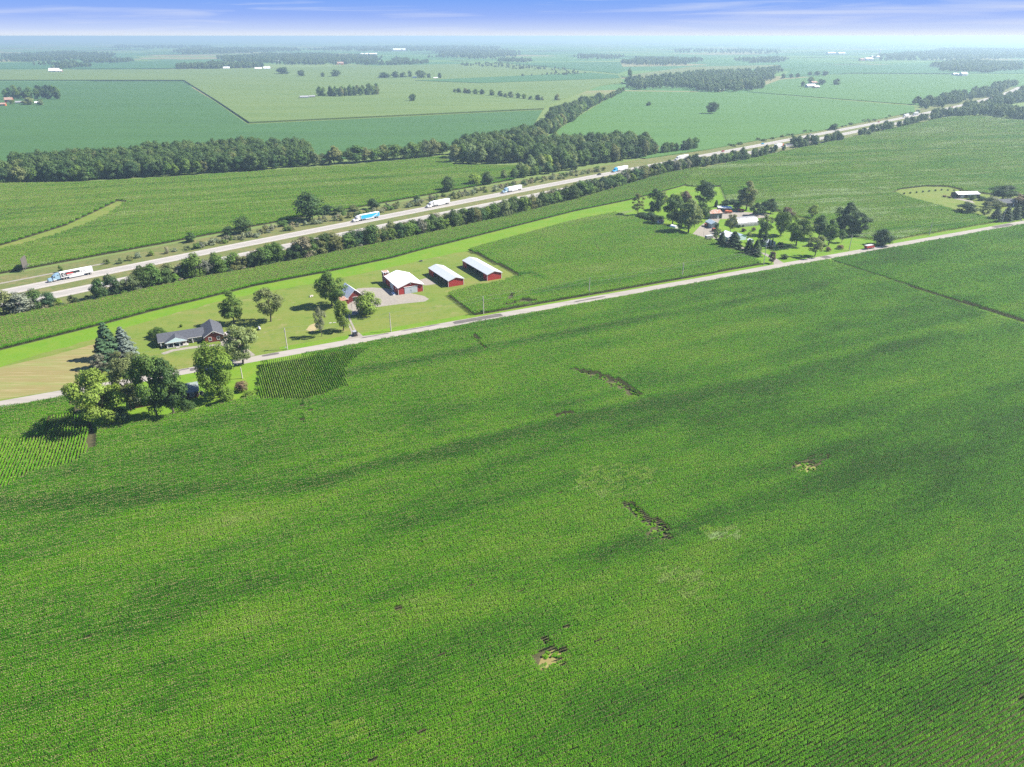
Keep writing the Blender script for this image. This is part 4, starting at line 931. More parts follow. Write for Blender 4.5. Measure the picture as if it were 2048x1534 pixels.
wood(GL([(-80, 366), (60, 363), (150, 360), (300, 353), (500, 340), (640, 329), (632, 312), (600, 304), (500, 302), (300, 312), (262, 326), (150, 334), (40, 336), (20, 352), (-80, 352)]), 45, (12, 18), 'long dense wood behind its front row of trees beyond the striped corn', kind='row_tree')
wood(GL([(905, 326), (1060, 322), (1090, 300), (1084, 282), (1040, 284), (985, 292), (940, 304)]), 55, (14, 22), 'creek wood left of the smooth field beyond the highway', kind='row_tree')
wood(GL([(1060, 345), (1290, 311), (1296, 300), (1240, 296), (1150, 299), (1100, 296), (1075, 312)]), 60, (13, 21), 'creek wood between the smooth field and the highway', kind='row_tree')
wood(GL([(1086, 278), (1112, 260), (1160, 228), (1190, 210), (1172, 208), (1130, 226), (1090, 250), (1076, 268)]), 90, (13, 19), 'back of the thick hedgerow running away from the creek wood', kind='row_tree')
# far highway thicket
tp = [HP(s, S_OFF - 11) for s in range(640, 1320, 40)] + [HP(s, S_OFF - 25) for s in range(1300, 620, -40)]
wood(tp, 75, (6, 11), 'thicket along the near side of the distant highway', kind='row_tree', name='thicket', cat='thicket')
tp = [HP(s, S_OFF - 11) for s in range(1320, 2300, 60)] + [HP(s, S_OFF - 40) for s in range(2300, 1300, -60)]
wood(tp, 110, (9, 15), 'thicket by the highway at the right edge of the view', kind='row_tree', name='thicket', cat='thicket')
tp = [HP(s, 13) for s in range(740, 1420, 40)] + [HP(s, 24) for s in range(1400, 720, -40)]
wood(tp, 110, (1.6, 3.5), 'scrub on the far bank of the distant highway', kind='shrub', name='scrub', cat='scrub', wr=(1.3, 2.0))
tp = [HP(s, 14) for s in range(1450, 2400, 60)] + [HP(s, 60) for s in range(2400, 1440, -60)]
wood(tp, 150, (10, 17), 'tree belt on the far side of the distant highway', kind='row_tree', name='tree_belt', cat='tree belt')
wood(GL([(1915, 231), (2048, 241), (2250, 262), (2250, 250), (2048, 226), (1960, 217), (1930, 222)]), 130, (10, 16), 'hedge of trees closing the light green corn at the upper right', kind='row_tree', name='tree_belt', cat='tree belt')
FAR = [([(1255, 180), (1330, 177), (1500, 178), (1520, 170), (1560, 145), (1560, 139), (1500, 147), (1400, 150), (1300, 162), (1250, 165)], 300, (15, 20), 'winding belt of creek trees behind the smooth field'),
 ([(1385, 184), (1440, 185), (1520, 180), (1525, 173), (1390, 170)], 260, (14, 19), 'clump in front of the winding creek trees'),
 ([(363, 138.5), (430, 139), (520, 137), (520, 131), (440, 128), (370, 131)], 330, (14, 19), 'far grove around the houses above the pale corn'),
 ([(440, 126), (540, 127), (620, 131), (765, 130), (765, 116), (640, 110), (500, 112), (440, 117)], 900, (16, 21), 'big far wood in the upper left centre'),
 ([(365, 109), (480, 108), (590, 103), (590, 98.5), (470, 97), (365, 101)], 2500, (18, 24), 'most distant wood at upper left'),
 ([(0, 124), (60, 126), (215, 117), (220, 110), (120, 106), (20, 112)], 1200, (15, 21), 'far wood at the left edge'),
 ([(163, 127), (262, 126), (262, 121), (163, 122)], 500, (14, 18), 'far strip of trees in the blue-green field at left'),
 ([(95, 141), (150, 140), (155, 128), (110, 128)], 450, (14, 19), 'far farm grove at left with a pale roof'),
 ([(770, 129), (835, 131), (830, 122), (775, 119)], 700, (14, 19), 'small far wood right of the big far wood'),
 ([(870, 116), (960, 120), (1030, 113), (1030, 104), (880, 101)], 1800, (16, 22), 'far wood in the top centre'),
 ([(600, 101), (760, 104), (1000, 101), (1000, 94), (700, 94)], 5000, (18, 24), 'faint wood under the horizon left of centre'),
 ([(1270, 129), (1330, 132), (1392, 126), (1392, 120), (1275, 119)], 700, (15, 20), 'dark far wood right of the view centre'),
 ([(1145, 118), (1245, 119), (1245, 112), (1150, 110)], 1500, (12, 17), 'far row of trees above the view centre'),
 ([(1495, 127), (1560, 126), (1560, 118), (1500, 118)], 900, (14, 19), 'far clump above the winding creek trees'),
 ([(1755, 122), (1880, 121), (2060, 118), (2300, 112), (2300, 102), (1900, 99), (1850, 106), (1770, 112)], 1600, (17, 22), 'long far wood at the upper right'),
 ([(1868, 143), (1960, 146), (2045, 141), (2040, 131), (1930, 124), (1880, 130)], 600, (16, 21), 'nearer dark wood at the upper right'),
 ([(1035, 126), (1050, 127), (1050, 121), (1000, 119)], 500, (13, 17), 'small far clump left of the far pasture'),
 ([(230, 98), (420, 99), (420, 93), (230, 92)], 9000, (18, 25), 'faint wood under the horizon at left'),
 ([(1350, 107), (1560, 109), (1560, 101), (1350, 100)], 6500, (16, 22), 'faint scattered woods under the horizon right of centre'),
 ([(900, 131), (1000, 126), (1180, 146), (1175, 149), (1050, 155), (1045, 153), (1160, 146)], 1500, (6, 12), 'thin far hedgerow of small trees left of the creek trees')]
for pl, area, hr, lab in FAR: wood(GL(pl), area, hr, lab)

# ------------------------------------------------------------------ buildings
mat('barn_red', (0.34, 0.030, 0.024), (0.28, 0.026, 0.022), 1.2, 0.6, 0.3, stretch=((6, 6, .25), 0))
mat('old_red', (0.164, 0.029, 0.025), (0.107, 0.023, 0.021), 1.5, 0.8, 0.2)
mat('white_metal', (0.78, 0.79, 0.79), (0.70, 0.72, 0.72), 0.7, 0.4, 0.4)
mat('white_metal_worn', (0.43, 0.455, 0.46), (0.35, 0.38, 0.39), 0.5, 0.5, 0.4, stretch=((1, 6, 1), 0))
mat('white_trim', (0.640, 0.623, 0.590), (0.558, 0.541, 0.508), 2.0, 0.6)
mat('brick', (0.172, 0.043, 0.031), (0.107, 0.033, 0.026), 5.0, 0.9, 0.15)
mat('dark_brick', (0.098, 0.045, 0.034), (0.061, 0.033, 0.028), 5.0, 0.9, 0.15)
mat('shingle_grey', (0.070, 0.074, 0.086), (0.052, 0.055, 0.064), 1.6, 0.85, 0.2)
mat('shingle_pale', (0.164, 0.193, 0.180), (0.123, 0.148, 0.139), 1.6, 0.85, 0.2)
mat('pale_blue_siding', (0.56, 0.68, 0.69), (0.50, 0.62, 0.63), 2.0, 0.6)
mat('window_glass', (0.02, 0.024, 0.028), (0.05, 0.06, 0.07), 1.0, 0.08, 0.6)
mat('concrete', (0.344, 0.328, 0.303), (0.279, 0.262, 0.246), 1.0, 0.9, 0.1)
mat('rust_roof', (0.279, 0.107, 0.061), (0.328, 0.271, 0.230), 0.8, 0.8, 0.2, contrast=(.4, .6))
mat('grey_wood', (0.213, 0.201, 0.184), (0.148, 0.135, 0.123), 2.0, 0.9, 0.1)
mat('blue_roof', (0.246, 0.328, 0.394), (0.344, 0.410, 0.443), 0.8, 0.5, 0.3)
mat('galvanised', (0.33, 0.335, 0.33), (0.27, 0.26, 0.24), 0.6, 0.45, 0.5, metal=0.25)
mat('post_wood', (0.246, 0.213, 0.172), (0.164, 0.139, 0.115), 3.0, 0.9, 0.1)
mat('pole_wood', (0.46, 0.42, 0.37), (0.34, 0.31, 0.27), 3.0, 0.9, 0.1)
mat('black_rubber', (0.016, 0.016, 0.016), (0.025, 0.025, 0.025), 3.0, 0.85, 0.2)
mat('wheel_rim', (0.451, 0.451, 0.443), (0.369, 0.369, 0.369), 3.0, 0.4, 0.5, metal=.4)
mat('white_paint', (0.50, 0.50, 0.50), (0.46, 0.46, 0.46), 0.8, 0.35, 0.45)
mat('sky_blue_paint', (0.213, 0.328, 0.410), (0.197, 0.303, 0.385), 0.8, 0.3, 0.5)
mat('bright_blue', (0.025, 0.312, 0.558), (0.025, 0.279, 0.508), 0.8, 0.4, 0.4)
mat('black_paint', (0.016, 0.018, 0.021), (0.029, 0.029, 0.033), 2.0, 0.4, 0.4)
mat('red_paint', (0.394, 0.025, 0.029), (0.344, 0.025, 0.025), 1.0, 0.4, 0.4)
mat('orange_paint', (0.508, 0.139, 0.049), (0.451, 0.115, 0.041), 1.0, 0.5, 0.4)
mat('grey_paint', (0.271, 0.279, 0.295), (0.230, 0.238, 0.254), 1.0, 0.4, 0.4)
mat('dark_steel', (0.057, 0.057, 0.061), (0.090, 0.082, 0.082), 2.0, 0.6, 0.4)
mat('tan_board', (0.107, 0.094, 0.082), (0.082, 0.074, 0.066), 1.0, 0.85, 0.1)
mat('red_rust_machine', (0.344, 0.074, 0.049), (0.205, 0.057, 0.041), 2.0, 0.7, 0.2)
mat('limestone', (0.410, 0.377, 0.336), (0.295, 0.271, 0.238), 1.5, 0.9, 0.1, bump=.5)
mat('dead_straw', (0.295, 0.246, 0.131), (0.230, 0.197, 0.098), 1.0, 0.95, 0.05)

def roof_panels(t, W, L, eave, ridge, m, oh=0.35, og=0.35, th=0.12, y0=0.0, x0=0.0, axis='y', name='roof_panel', parent=None):
    """two sloping slabs; axis 'y': ridge runs front to back, gable faces the front"""
    out = []
    for s in (-1, 1):
        half = (W if axis == 'y' else L) / 2; sl = (ridge - eave) / half
        pe = half + oh; ze = eave - oh * sl
        prof = [(0.0 if True else 0, ridge + .02), (s * pe, ze + .02), (s * pe, ze + th + .02), (0, ridge + th + .02)]
        b = MB()
        if axis == 'y': b.prism([(x0 + W / 2 + x, z) for x, z in prof], y0 - og, y0 + L + og, axis='y')
        else: b.prism([(y0 + L / 2 + y, z) for y, z in prof], x0 - og, x0 + W + og, axis='x')
        out.append(b.build(name, m, parent or t))
    return out
def door(t, x0, x1, z0, z1, y, m, name='door', proud=0.05, axis='x', frame=None):
    b = MB()
    if axis == 'x': b.box(x0, x1, y - proud, y + .02, z0, z1)
    else: b.box(y - proud, y + .02, x0, x1, z0, z1)
    o = b.build(name, m, t); return o
def window(t, x0, x1, z0, z1, y, axis='x', glass='window_glass', frame='white_trim', mull=0):
    """frame strips with the pane set back a little"""
    f = MB(); w = 0.14
    def bx(a0, a1, c0, c1, p):
        if axis == 'x': f.box(a0, a1, y - p, y + .01, c0, c1)
        else: f.box(y - p, y + .01, a0, a1, c0, c1)
    bx(x0 - w, x0, z0 - w, z1 + w, .07); bx(x1, x1 + w, z0 - w, z1 + w, .07); bx(x0, x1, z1, z1 + w, .07); bx(x0, x1, z0 - w, z0, .09)
    for k in range(mull):
        c = x0 + (x1 - x0) * (k + 1) / (mull + 1); bx(c - .05, c + .05, z0, z1, .06)
    o = f.build('window', frame, t)
    g = MB()
    if axis == 'x': g.box(x0, x1, y - .03, y + .005, z0, z1)
    else: g.box(y - .03, y + .005, x0, x1, z0, z1)
    g.build('pane', glass, o); return o
def gable_wall(t, W, eave, ridge, y, th, m, name='gable_wall'):
    return MB().prism([(0, 0), (W, 0), (W, eave), (W / 2, ridge), (0, eave)], y, y + th).build(name, m, t)

def at_px(x, y): X, Y = G(x, y); return (X, Y, 0)
# --- open-sided machine sheds
def machine_shed(px, W, L, eave, ridge, rz, front_bay, back_bay, label):
    t = thing('machine_shed', label, 'shed', at_px(*px), rz, 'open machine sheds')
    gable_wall(t, W, eave, ridge, 0, .15, 'barn_red'); gable_wall(t, W, eave, ridge, L - .15, .15, 'barn_red')
    MB().box(W - .15, W, .15, L - .15, 0, eave).build('side_wall', 'barn_red', t)
    MB().box(0, .15, .15, front_bay, 0, eave).build('side_wall', 'barn_red', t)
    MB().box(0, .15, L - back_bay, L - .15, 0, eave).build('side_wall', 'barn_red', t)
    MB().box(0, .2, front_bay, L - back_bay, eave - .45, eave).build('header_beam', 'post_wood', t)
    n = max(2, int((L - front_bay - back_bay) / 4.6))
    for i in range(1, n):
        y = front_bay + (L - front_bay - back_bay) * i / n; MB().box(.02, .2, y - .09, y + .09, 0, eave - .45).build('post', 'post_wood', t)
    for i in range(2): MB().box(W * .5 - .08, W * .5 + .08, L * (i + 1) / 3 - .08, L * (i + 1) / 3 + .08, 0, ridge - .1).build('post', 'post_wood', t)
    for x, y in ((-.04, -.04), (W - .14, -.04), (-.04, L - .12), (W - .14, L - .12)): MB().box(x, x + .18, y, y + .18, 0, eave - .02).build('corner_trim', 'white_trim', t)
    for s in (-1, 1):
        b = MB(); sl = (ridge - eave) / (W / 2); a = W / 2
        b.prism([(a, ridge - .22), (a + s * (a + .35), eave - .35 * sl - .22), (a + s * (a + .35), eave - .35 * sl + .0), (a, ridge + .0)], -.40, -.30); b.build('rake_trim', 'white_trim', t)
    roof_panels(t, W, L, eave, ridge, 'white_metal_worn', .35, .3)
    return t
shed_a = machine_shed((897, 574.5), 9.0, 26.5, 3.6, 5.0, RAD(29), 1.0, 6.5, 'red open-sided machine shed nearer the white-roofed barn')
shed_b = machine_shed((974.5, 561.8), 8.9, 31.0, 3.6, 5.0, RAD(29), 4.6, 5.0, 'longer red open-sided machine shed next to the corn')
def implement(shed, lx, ly, lab, k):
    c, s = math.cos(shed.rotation_euler.z), math.sin(shed.rotation_euler.z); L = shed.location
    t = thing('farm_implement', lab, 'implement', (L.x + lx * c - ly * s, L.y + lx * s + ly * c, 0), shed.rotation_euler.z + RAD(80))
    MB().box(-1.6, 1.6, -.06, .06, .55, .7).box(-.06, .06, -1.2, 1.2, .55, .68).build('frame', 'grey_paint', t)
    MB().tube((0, 0, .68), (0, 0, 1.7), .05, .05, 6).tube((-.7, 0, 1.7), (.7, 0, 1.7), .05, .05, 6).build('mast', 'white_paint', t)
    for y in (-1.2, 1.2): MB().tube((0, y - .1, .4), (0, y + .1, .4), .4, .4, 14).build('wheel', 'black_rubber', t)
    for i in range(4): MB().box(-1.3 + i * .8, -1.2 + i * .8, -.05, .05, .1, .6).build('tine', 'dark_steel', t)
implement(shed_a, 3.4, 12.5, 'small grey farm implement parked inside the nearer open shed', 0)
implement(shed_b, 3.2, 7.5, 'small grey farm implement at the front inside the longer open shed', 1)
implement(shed_b, 3.4, 17.0, 'grey farm implement at the back inside the longer open shed', 2)
# --- white-roofed barn
W, L, ev, rg = 13.5, 21.5, 4.0, 6.25
t = thing('pole_barn', 'red barn with bright white roof and big white sliding doors on the gravel', 'barn', at_px(797.2, 590), RAD(27))
gable_wall(t, W, ev, rg, 0, .15, 'barn_red'); gable_wall(t, W, ev, rg, L - .15, .15, 'barn_red')
MB().box(0, .15, .15, L - .15, 0, ev).build('side_wall', 'barn_red', t); MB().box(W - .15, W, .15, L - .15, 0, ev).build('side_wall', 'barn_red', t)
roof_panels(t, W, L, ev, rg, 'white_metal', .45, .45)
d = door(t, 3.35, 6.82, .05, 3.45, 0, 'white_metal_worn', 'sliding_door', .12); MB().box(6.6, 6.66, -.16, -.12, 1.2, 1.8).build('handle', 'dark_steel', d)
d = door(t, 6.88, 10.35, .05, 3.45, 0, 'white_metal_worn', 'sliding_door', .12); MB().box(7.05, 7.11, -.16, -.12, 1.2, 1.8).build('handle', 'dark_steel', d)
MB().box(3.0, 10.7, -.22, -.001, 3.46, 3.72).build('door_track', 'white_trim', t)
for s in (-1, 1):
    sl = (rg - ev) / (W / 2); a = W / 2
    MB().prism([(a, rg - .3), (a + s * (a + .45), ev - .45 * sl - .3), (a + s * (a + .45), ev - .45 * sl), (a, rg)], -.56, -.46).build('rake_trim', 'white_trim', t)
for x, y in ((-.05, -.05), (W - .13, -.05), (-.05, L - .12), (W - .13, L - .12)): MB().box(x, x + .18, y, y + .18, 0, ev - .02).build('corner_trim', 'white_trim', t)
d = door(t, 7.6, 13.2, .05, 3.3, 0, 'white_metal_worn', 'sliding_door', .12, 'y'); MB().box(-.2, -.12, 7.2, 13.6, 3.31, 3.5).build('door_track', 'white_trim', t)
door(t, 3.0, 4.6, 2.3, 2.9, 0, 'white_trim', 'vent_panel', .06, 'y')
MB().box(6.5, 6.95, -.12, 0, 4.75, 5.45).build('gable_vent', 'white_trim', t)
# --- square tower behind it
t = thing('square_tower', 'small square red tower with white battlement top behind the white-roofed barn', 'tower', (*[a + b for a, b in zip(at_px(797.2, 590)[:2], (math.cos(RAD(27)) * -.6 - math.sin(RAD(27)) * 21.9, math.sin(RAD(27)) * -.6 + math.cos(RAD(27)) * 21.9))], 0), RAD(27))
MB().box(0, 2.9, 0, 2.9, 0, 5.2).build('tower_wall', 'brick', t)
for x, y in ((-.06, -.06), (2.78, -.06), (-.06, 2.78), (2.78, 2.78)): MB().box(x, x + .18, y, y + .18, 0, 5.2).build('corner_trim', 'white_trim', t)
for i in range(4):
    for (x, y) in ((i * .9, -.15), (i * .9, 2.75), (-.15, i * .9), (2.75, i * .9)): MB().box(x, x + .22, y, y + .22, 5.2, 5.85).build('battlement_post', 'white_trim', t)
MB().box(-.25, 3.15, -.25, 3.15, 5.86, 6.15).build('cap_slab', 'white_trim', t); MB().box(.1, 2.8, .1, 2.8, 6.16, 6.22).build('deck', 'rust_roof', t)
# --- old barn
t = thing('old_barn', 'old dark red barn with steep white metal roof behind the shade tree', 'barn', at_px(697, 606), RAD(33))
W, L, ev, rg = 7.6, 12.5, 2.9, 6.3
gable_wall(t, W, ev, rg, 0, .15, 'old_red'); gable_wall(t, W, ev, rg, L - .15, .15, 'old_red')
MB().box(0, .15, .15, L - .15, 0, ev).build('side_wall', 'old_red', t); MB().box(W - .15, W, .15, L - .15, 0, ev).build('side_wall', 'old_red', t)
roof_panels(t, W, L, ev, rg, 'white_metal', .6, .5)
door(t, 2.6, 4.8, .05, 2.5, 0, 'black_paint', 'doorway_shade_panel', .04); MB().box(2.3, 5.1, -.1, -.005, 2.52, 2.65).build('door_track', 'white_trim', t)  # black panel on the closed gable paints the shade of an open doorway
b = MB().box(-4.2, -.1, -1.4, 4.2, 0, 2.0).build('lean_to', 'old_red', t); MB().prism([(-4.5, 2.02), (-.12, 2.5), (-.12, 2.62), (-4.5, 2.14)], -1.7, 4.5).build('lean_to_roof', 'rust_roof', b)
for i in range(4): MB().tube((1.0 + i * 1.1, -2.4, 0), (1.0 + i * 1.1, -2.4, 1.3), .06, .06, 6).build('rail_post', 'white_trim', t)
MB().box(.9, 4.5, -2.45, -2.38, 1.1, 1.22).build('rail', 'white_trim', t)
# --- brick ranch house
hx, hy, _ = at_px(320.3, 695.5); HA = RAD(26)
t = thing('brick_house', 'long brick ranch house with grey shingle roof and white-columned porch', 'house', (hx, hy, 0), HA)
W, D, ev, rg = 18.0, 8.6, 2.75, 4.7
MB().prism([(0, 0), (D, 0), (D, ev), (D / 2, rg), (0, ev)], 0, W, axis='x').build('wall', 'dark_brick', t)
roof_panels(t, W, D, ev, rg, 'shingle_grey', .55, .45, .14, axis='x', name='roof')
MB().box(-.46, W, -.62, -.55, ev - .42, ev - .22).build('gutter', 'white_trim', t)
window(t, 1.0, 2.0, .9, 2.1, 0); window(t, 4.3, 5.6, .9, 2.1, 0); window(t, 6.4, 8.6, .7, 2.1, 0, glass='pale_blue_siding'); window(t, 9.4, 10.6, .9, 2.1, 0); window(t, 11.6, 12.6, .7, 2.1, 0)
window(t, 14.0, 16.8, .7, 2.2, 0, mull=4)
door(t, 3.0, 3.9, .05, 2.1, 0, 'white_trim', 'front_door')
p = MB().box(2.4, 11.2, -2.5, -.01, 0, .22).build('porch_floor', 'concrete', t); MB().box(6.2, 7.6, -3.5, -2.52, 0, .12).build('porch_step', 'concrete', t)
for x in (.6, 3.0, 5.4, 7.8, 10.4, 13.2): MB().box(x - .19, x + .19, -.5 if x in (.6, 13.2) else -2.4, -.24 if x in (.6, 13.2) else -2.14, 0 if x in (.6, 13.2) else .22, ev - .42).build('column', 'white_trim', t)
pg = MB().prism([(2.3, 2.50), (11.1, 2.50), (6.7, 4.40)], -2.72, -2.62).build('porch_gable', 'pale_blue_siding', t)
b = MB(); b.prism([(2.2, 2.42), (6.7, 4.28), (6.7, 4.42), (2.2, 2.56)], -2.60, D * .42).build('porch_roof', 'shingle_grey', t)
b = MB(); b.prism([(11.2, 2.42), (6.7, 4.28), (6.7, 4.42), (11.2, 2.56)], -2.60, D * .42).build('porch_roof', 'shingle_grey', t)
MB().box(2.4, 11.0, -2.74, -2.46, 2.28, 2.49).build('porch_beam', 'white_trim', t)
wg = 7.6; y0, y1 = -3.2, 11.8
MB().prism([(W + .01, 0), (W + wg, 0), (W + wg, 3.0), (W + wg / 2, 5.2), (W + .01, 3.0)], y0, y1).build('wing_wall', 'brick', t)
roof_panels(t, wg, y1 - y0, 3.0, 5.2, 'shingle_grey', .5, .4, .14, y0=y0, x0=W, name='wing_roof')
for s in (-1, 1):
    a = wg / 2; sl = 2.2 / a; MB().prism([(W + a, 5.0), (W + a + s * (a + .5), 3.0 - .5 * sl - .2), (W + a + s * (a + .5), 3.0 - .5 * sl + .02), (W + a, 5.22)], y0 - .52, y0 - .41).build('rake_trim', 'white_trim', t)
window(t, W + 1.6, W + 2.6, .9, 2.3, y0); window(t, W + 4.9, W + 5.9, .9, 2.3, y0)
b = MB(); b.tube((W + wg / 2, y0 - .06, 4.3), (W + wg / 2, y0 + .0, 4.3), .32, .32, 14).build('round_vent', 'white_trim', t)
# --- corner lot house
p0 = G(271, 817); p1 = G(398, 794); ang = math.atan2(p1[1] - p0[1], p1[0] - p0[0]); Lh = math.hypot(p1[0] - p0[0], p1[1] - p0[1])
t = thing('corner_house', 'low brick house with pale green-grey hip roof half hidden behind the corner lot trees', 'house', (*p0, 0), ang)
Dp = 8.0; MB().box(0, Lh, 0, Dp, 0, 2.6).build('wall', 'dark_brick', t)
def hip(t, x0, x1, y0, y1, ev, rg, oh, m):
    a0, a1, b0, b1 = x0 - oh, x1 + oh, y0 - oh, y1 + oh; h = (b1 - b0) / 2; ym = (b0 + b1) / 2
    A = [(a0, b0, ev), (a1, b0, ev), (a1, b1, ev), (a0, b1, ev)]; R1 = (a0 + h, ym, rg); R2 = (a1 - h, ym, rg)
    MB().poly([A[0], A[1], R2, R1]).poly([A[1], A[2], R2]).poly([A[2], A[3], R1, R2]).poly([A[3], A[0], R1]).poly([A[0], A[3], A[2], A[1]]).build('roof', m, t)
hip(t, 0, Lh, 0, Dp, 2.61, 4.6, .6, 'shingle_pale')
for x in (2.5, 6, 10, 14.5, 18.5, 21.6): window(t, x, x + 1.2, 1.0, 2.1, 0)
door(t, 12.4, 13.4, .05, 2.1, 0, 'white_trim', 'front_door')
# --- the right farmstead
def small_gable(name, label, cat, px, rz, W, L, ev, rg, wm, rm, axis='y', doors=(), windows=(), oh=.25, th=.1, group=None):
    t = thing(name, label, cat, at_px(*px), rz, group)
    if axis == 'y': MB().prism([(0, 0), (W, 0), (W, ev), (W / 2, rg), (0, ev)], 0, L).build('wall', wm, t)
    else: MB().prism([(0, 0), (L, 0), (L, ev), (L / 2, rg), (0, ev)], 0, W, axis='x').build('wall', wm, t)
    roof_panels(t, W, L, ev, rg, rm, oh, oh, th, axis=axis)
    for x0, x1, z1, m in doors: door(t, x0, x1, .04, z1, 0, m)
    for x0, x1, z0, z1 in windows: window(t, x0, x1, z0, z1, 0)
    return t
t = thing('arched_barn', 'long arched metal barn with pale curved roof in the right farmstead', 'barn', at_px(1476, 455), RAD(20))
prof = [(0, 0)] + [(5.6 - 5.6 * math.cos(math.pi * i / 14), 1.0 + 4.6 * math.sin(math.pi * i / 14)) for i in range(15)] + [(11.2, 0)]
sh = MB()
for (a0, z0), (a1, z1) in zip(prof[:-1], prof[1:]): sh.poly([(0, a0, z0), (17, a0, z0), (17, a1, z1), (0, a1, z1)])
sh.build('arched_roof', 'galvanised', t)
for x in (.05, 16.95): MB().prism([(a * .995 + .03, z * .99) for a, z in prof], x - .04, x + .04, axis='x').build('end_wall', 'galvanised', t)
for i in range(9): 
    x = 1.0 + i * 1.9; r_ = MB()
    for (a0, z0), (a1, z1) in zip(prof[1:-2], prof[2:-1]): r_.poly([(x, a0, z0 + .06), (x + .12, a0, z0 + .06), (x + .12, a1, z1 + .06), (x, a1, z1 + .06)])
    r_.build('roof_rib', 'galvanised', t)
t = small_gable('blue_shed', 'blue-grey roofed shed with a dark open front on the farm yard', 'shed', (1421.5, 457), RAD(12), 6.0, 9.0, 3.0, 4.4, 'white_metal_worn', 'blue_roof', doors=((2.6, 5.6, 2.7, 'black_paint'),))  # the open front is a flat black panel, interior shade put into its colour
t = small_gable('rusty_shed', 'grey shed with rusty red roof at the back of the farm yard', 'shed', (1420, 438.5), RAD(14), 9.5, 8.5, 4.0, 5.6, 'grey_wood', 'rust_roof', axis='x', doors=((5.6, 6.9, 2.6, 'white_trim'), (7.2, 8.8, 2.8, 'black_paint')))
t = thing('open_shed', 'low open shed with white slab roof behind the rusty-roofed shed', 'shed', at_px(1436, 424), RAD(-8))
MB().box(-.3, 10.3, -.3, 7.3, 3.0, 3.15).build('roof', 'white_metal_worn', t)
for x in (0, 3.3, 6.6, 9.8):
    for y in (0, 6.8): MB().box(x, x + .2, y, y + .2, 0, 3.0).build('post', 'post_wood', t)
MB().box(0.2, 9.8, 6.82, 6.98, 0, 2.99).build('back_wall', 'grey_wood', t)
def barrel(name, label, px, rz, W, L, h, wm, rm):
    t = thing(name, label, 'shed', at_px(*px), rz); k = 8
    pr = [(W / 2 - W / 2 * math.cos(math.pi * i / k), h * .55 + h * .45 * math.sin(math.pi * i / k)) for i in range(k + 1)]
    MB().box(0, W, 0, L, 0, h * .55).build('wall', wm, t); MB().prism(pr, 0, L).build('gable_end', wm, t)
    r_ = MB()
    for (a0, z0), (a1, z1) in zip(pr[:-1], pr[1:]): r_.poly([(a0, -.15, z0 + .05), (a1, -.15, z1 + .05), (a1, L + .15, z1 + .05), (a0, L + .15, z0 + .05)])
    r_.build('roof', rm, t); door(t, W * .3, W * .7, .05, h * .6, 0, 'white_trim'); return t
barrel('garden_shed', 'white round-roofed garden shed at the edge of the corn', (1349, 461), RAD(35), 3.4, 4.6, 3.0, 'white_paint', 'white_metal')
small_gable('garden_shed', 'small white shed with rusty roof under the farmstead trees', 'shed', (1318, 448.5), RAD(22), 3.8, 3.0, 1.9, 2.7, 'white_paint', 'rust_roof', axis='x', doors=((1.4, 2.2, 1.7, 'grey_wood'),))
t = thing('stock_trailer', 'small pale grey trailer parked at the corn edge of the farm drive', 'trailer', at_px(1413, 480), RAD(24))
MB().box(0, 5.2, 0, 2.2, .6, 2.5).build('trailer_box', 'galvanised', t); MB().box(.2, 5.0, .1, 2.1, 2.51, 2.6).build('roof', 'white_metal_worn', t)
for x in (2.2, 3.1):
    for y in (-.1, 2.1): MB().tube((x, y, .38), (x, y + .2, .38), .38, .38, 14).build('wheel', 'black_rubber', t)
MB().box(-1.3, 0, 1.0, 1.2, .5, .62).build('hitch', 'dark_steel', t)
t = small_gable('farmhouse', 'pale farmhouse with light grey gable roof behind the dark evergreens', 'house', (1456, 485), RAD(24), 9.0, 9.0, 3.2, 5.4, 'white_paint', 'white_metal', windows=((1.2, 2.2, 1, 2.3), (6.4, 7.4, 1, 2.3)), doors=((4, 5, 2.1, 'grey_paint'),))
MB().prism([(9.02, 0), (15.5, 0), (15.5, 2.5), (12.2, 3.6), (9.02, 2.5)], 1.0, 7.0).build('wing_wall', 'pale_blue_siding', t); roof_panels(t, 6.4, 6.0, 2.5, 3.7, 'blue_roof', .2, .2, .1, y0=1.0, x0=9.05, name='wing_roof')
small_gable('garage', 'white garage beside the two slender cedars', 'garage', (1532, 494), RAD(20), 7.0, 6.0, 2.6, 4.0, 'white_paint', 'white_metal_worn', doors=((1.0, 3.0, 2.2, 'grey_paint'), (4.0, 6.0, 2.2, 'grey_paint')))
small_gable('garden_shed', 'tiny white-roofed shed among the evergreens of the farmhouse', 'shed', (1500, 488), RAD(24), 3.0, 3.0, 2.0, 2.9, 'white_paint', 'white_metal')
def machine(px, rz, label, m, L=5.0):
    t = thing('farm_machine', label, 'machine', at_px(*px), rz)
    MB().box(0, L, -.9, .9, .7, 1.5).box(L * .1, L * .55, -1.1, 1.1, 1.5, 2.2).build('body', m, t)
    MB().box(L * .6, L * .95, -.6, .6, 1.5, 2.0).build('hopper', m, t)
    for x in (L * .2, L * .8):
        for y in (-1.1, .9): MB().tube((x, y, .55), (x, y + .22, .55), .55, .55, 14).build('wheel', 'black_rubber', t)
    MB().box(-1.6, 0, -.06, .06, .6, .75).build('drawbar', 'dark_steel', t)
machine((1449, 427), RAD(15), 'orange-red farm machine parked behind the farm yard', 'orange_paint', 6.0)
machine((1475, 423.5), RAD(5), 'rusty brown farm wagon under the tall tree behind the yard', 'red_rust_machine', 5.0)
machine((1411, 454), RAD(60), 'small rusty machine on the gravel left of the blue-grey shed', 'red_rust_machine', 3.0)
machine((1424, 463), RAD(10), 'low rusty scrap machine in front of the blue-grey shed', 'red_rust_machine', 3.4)
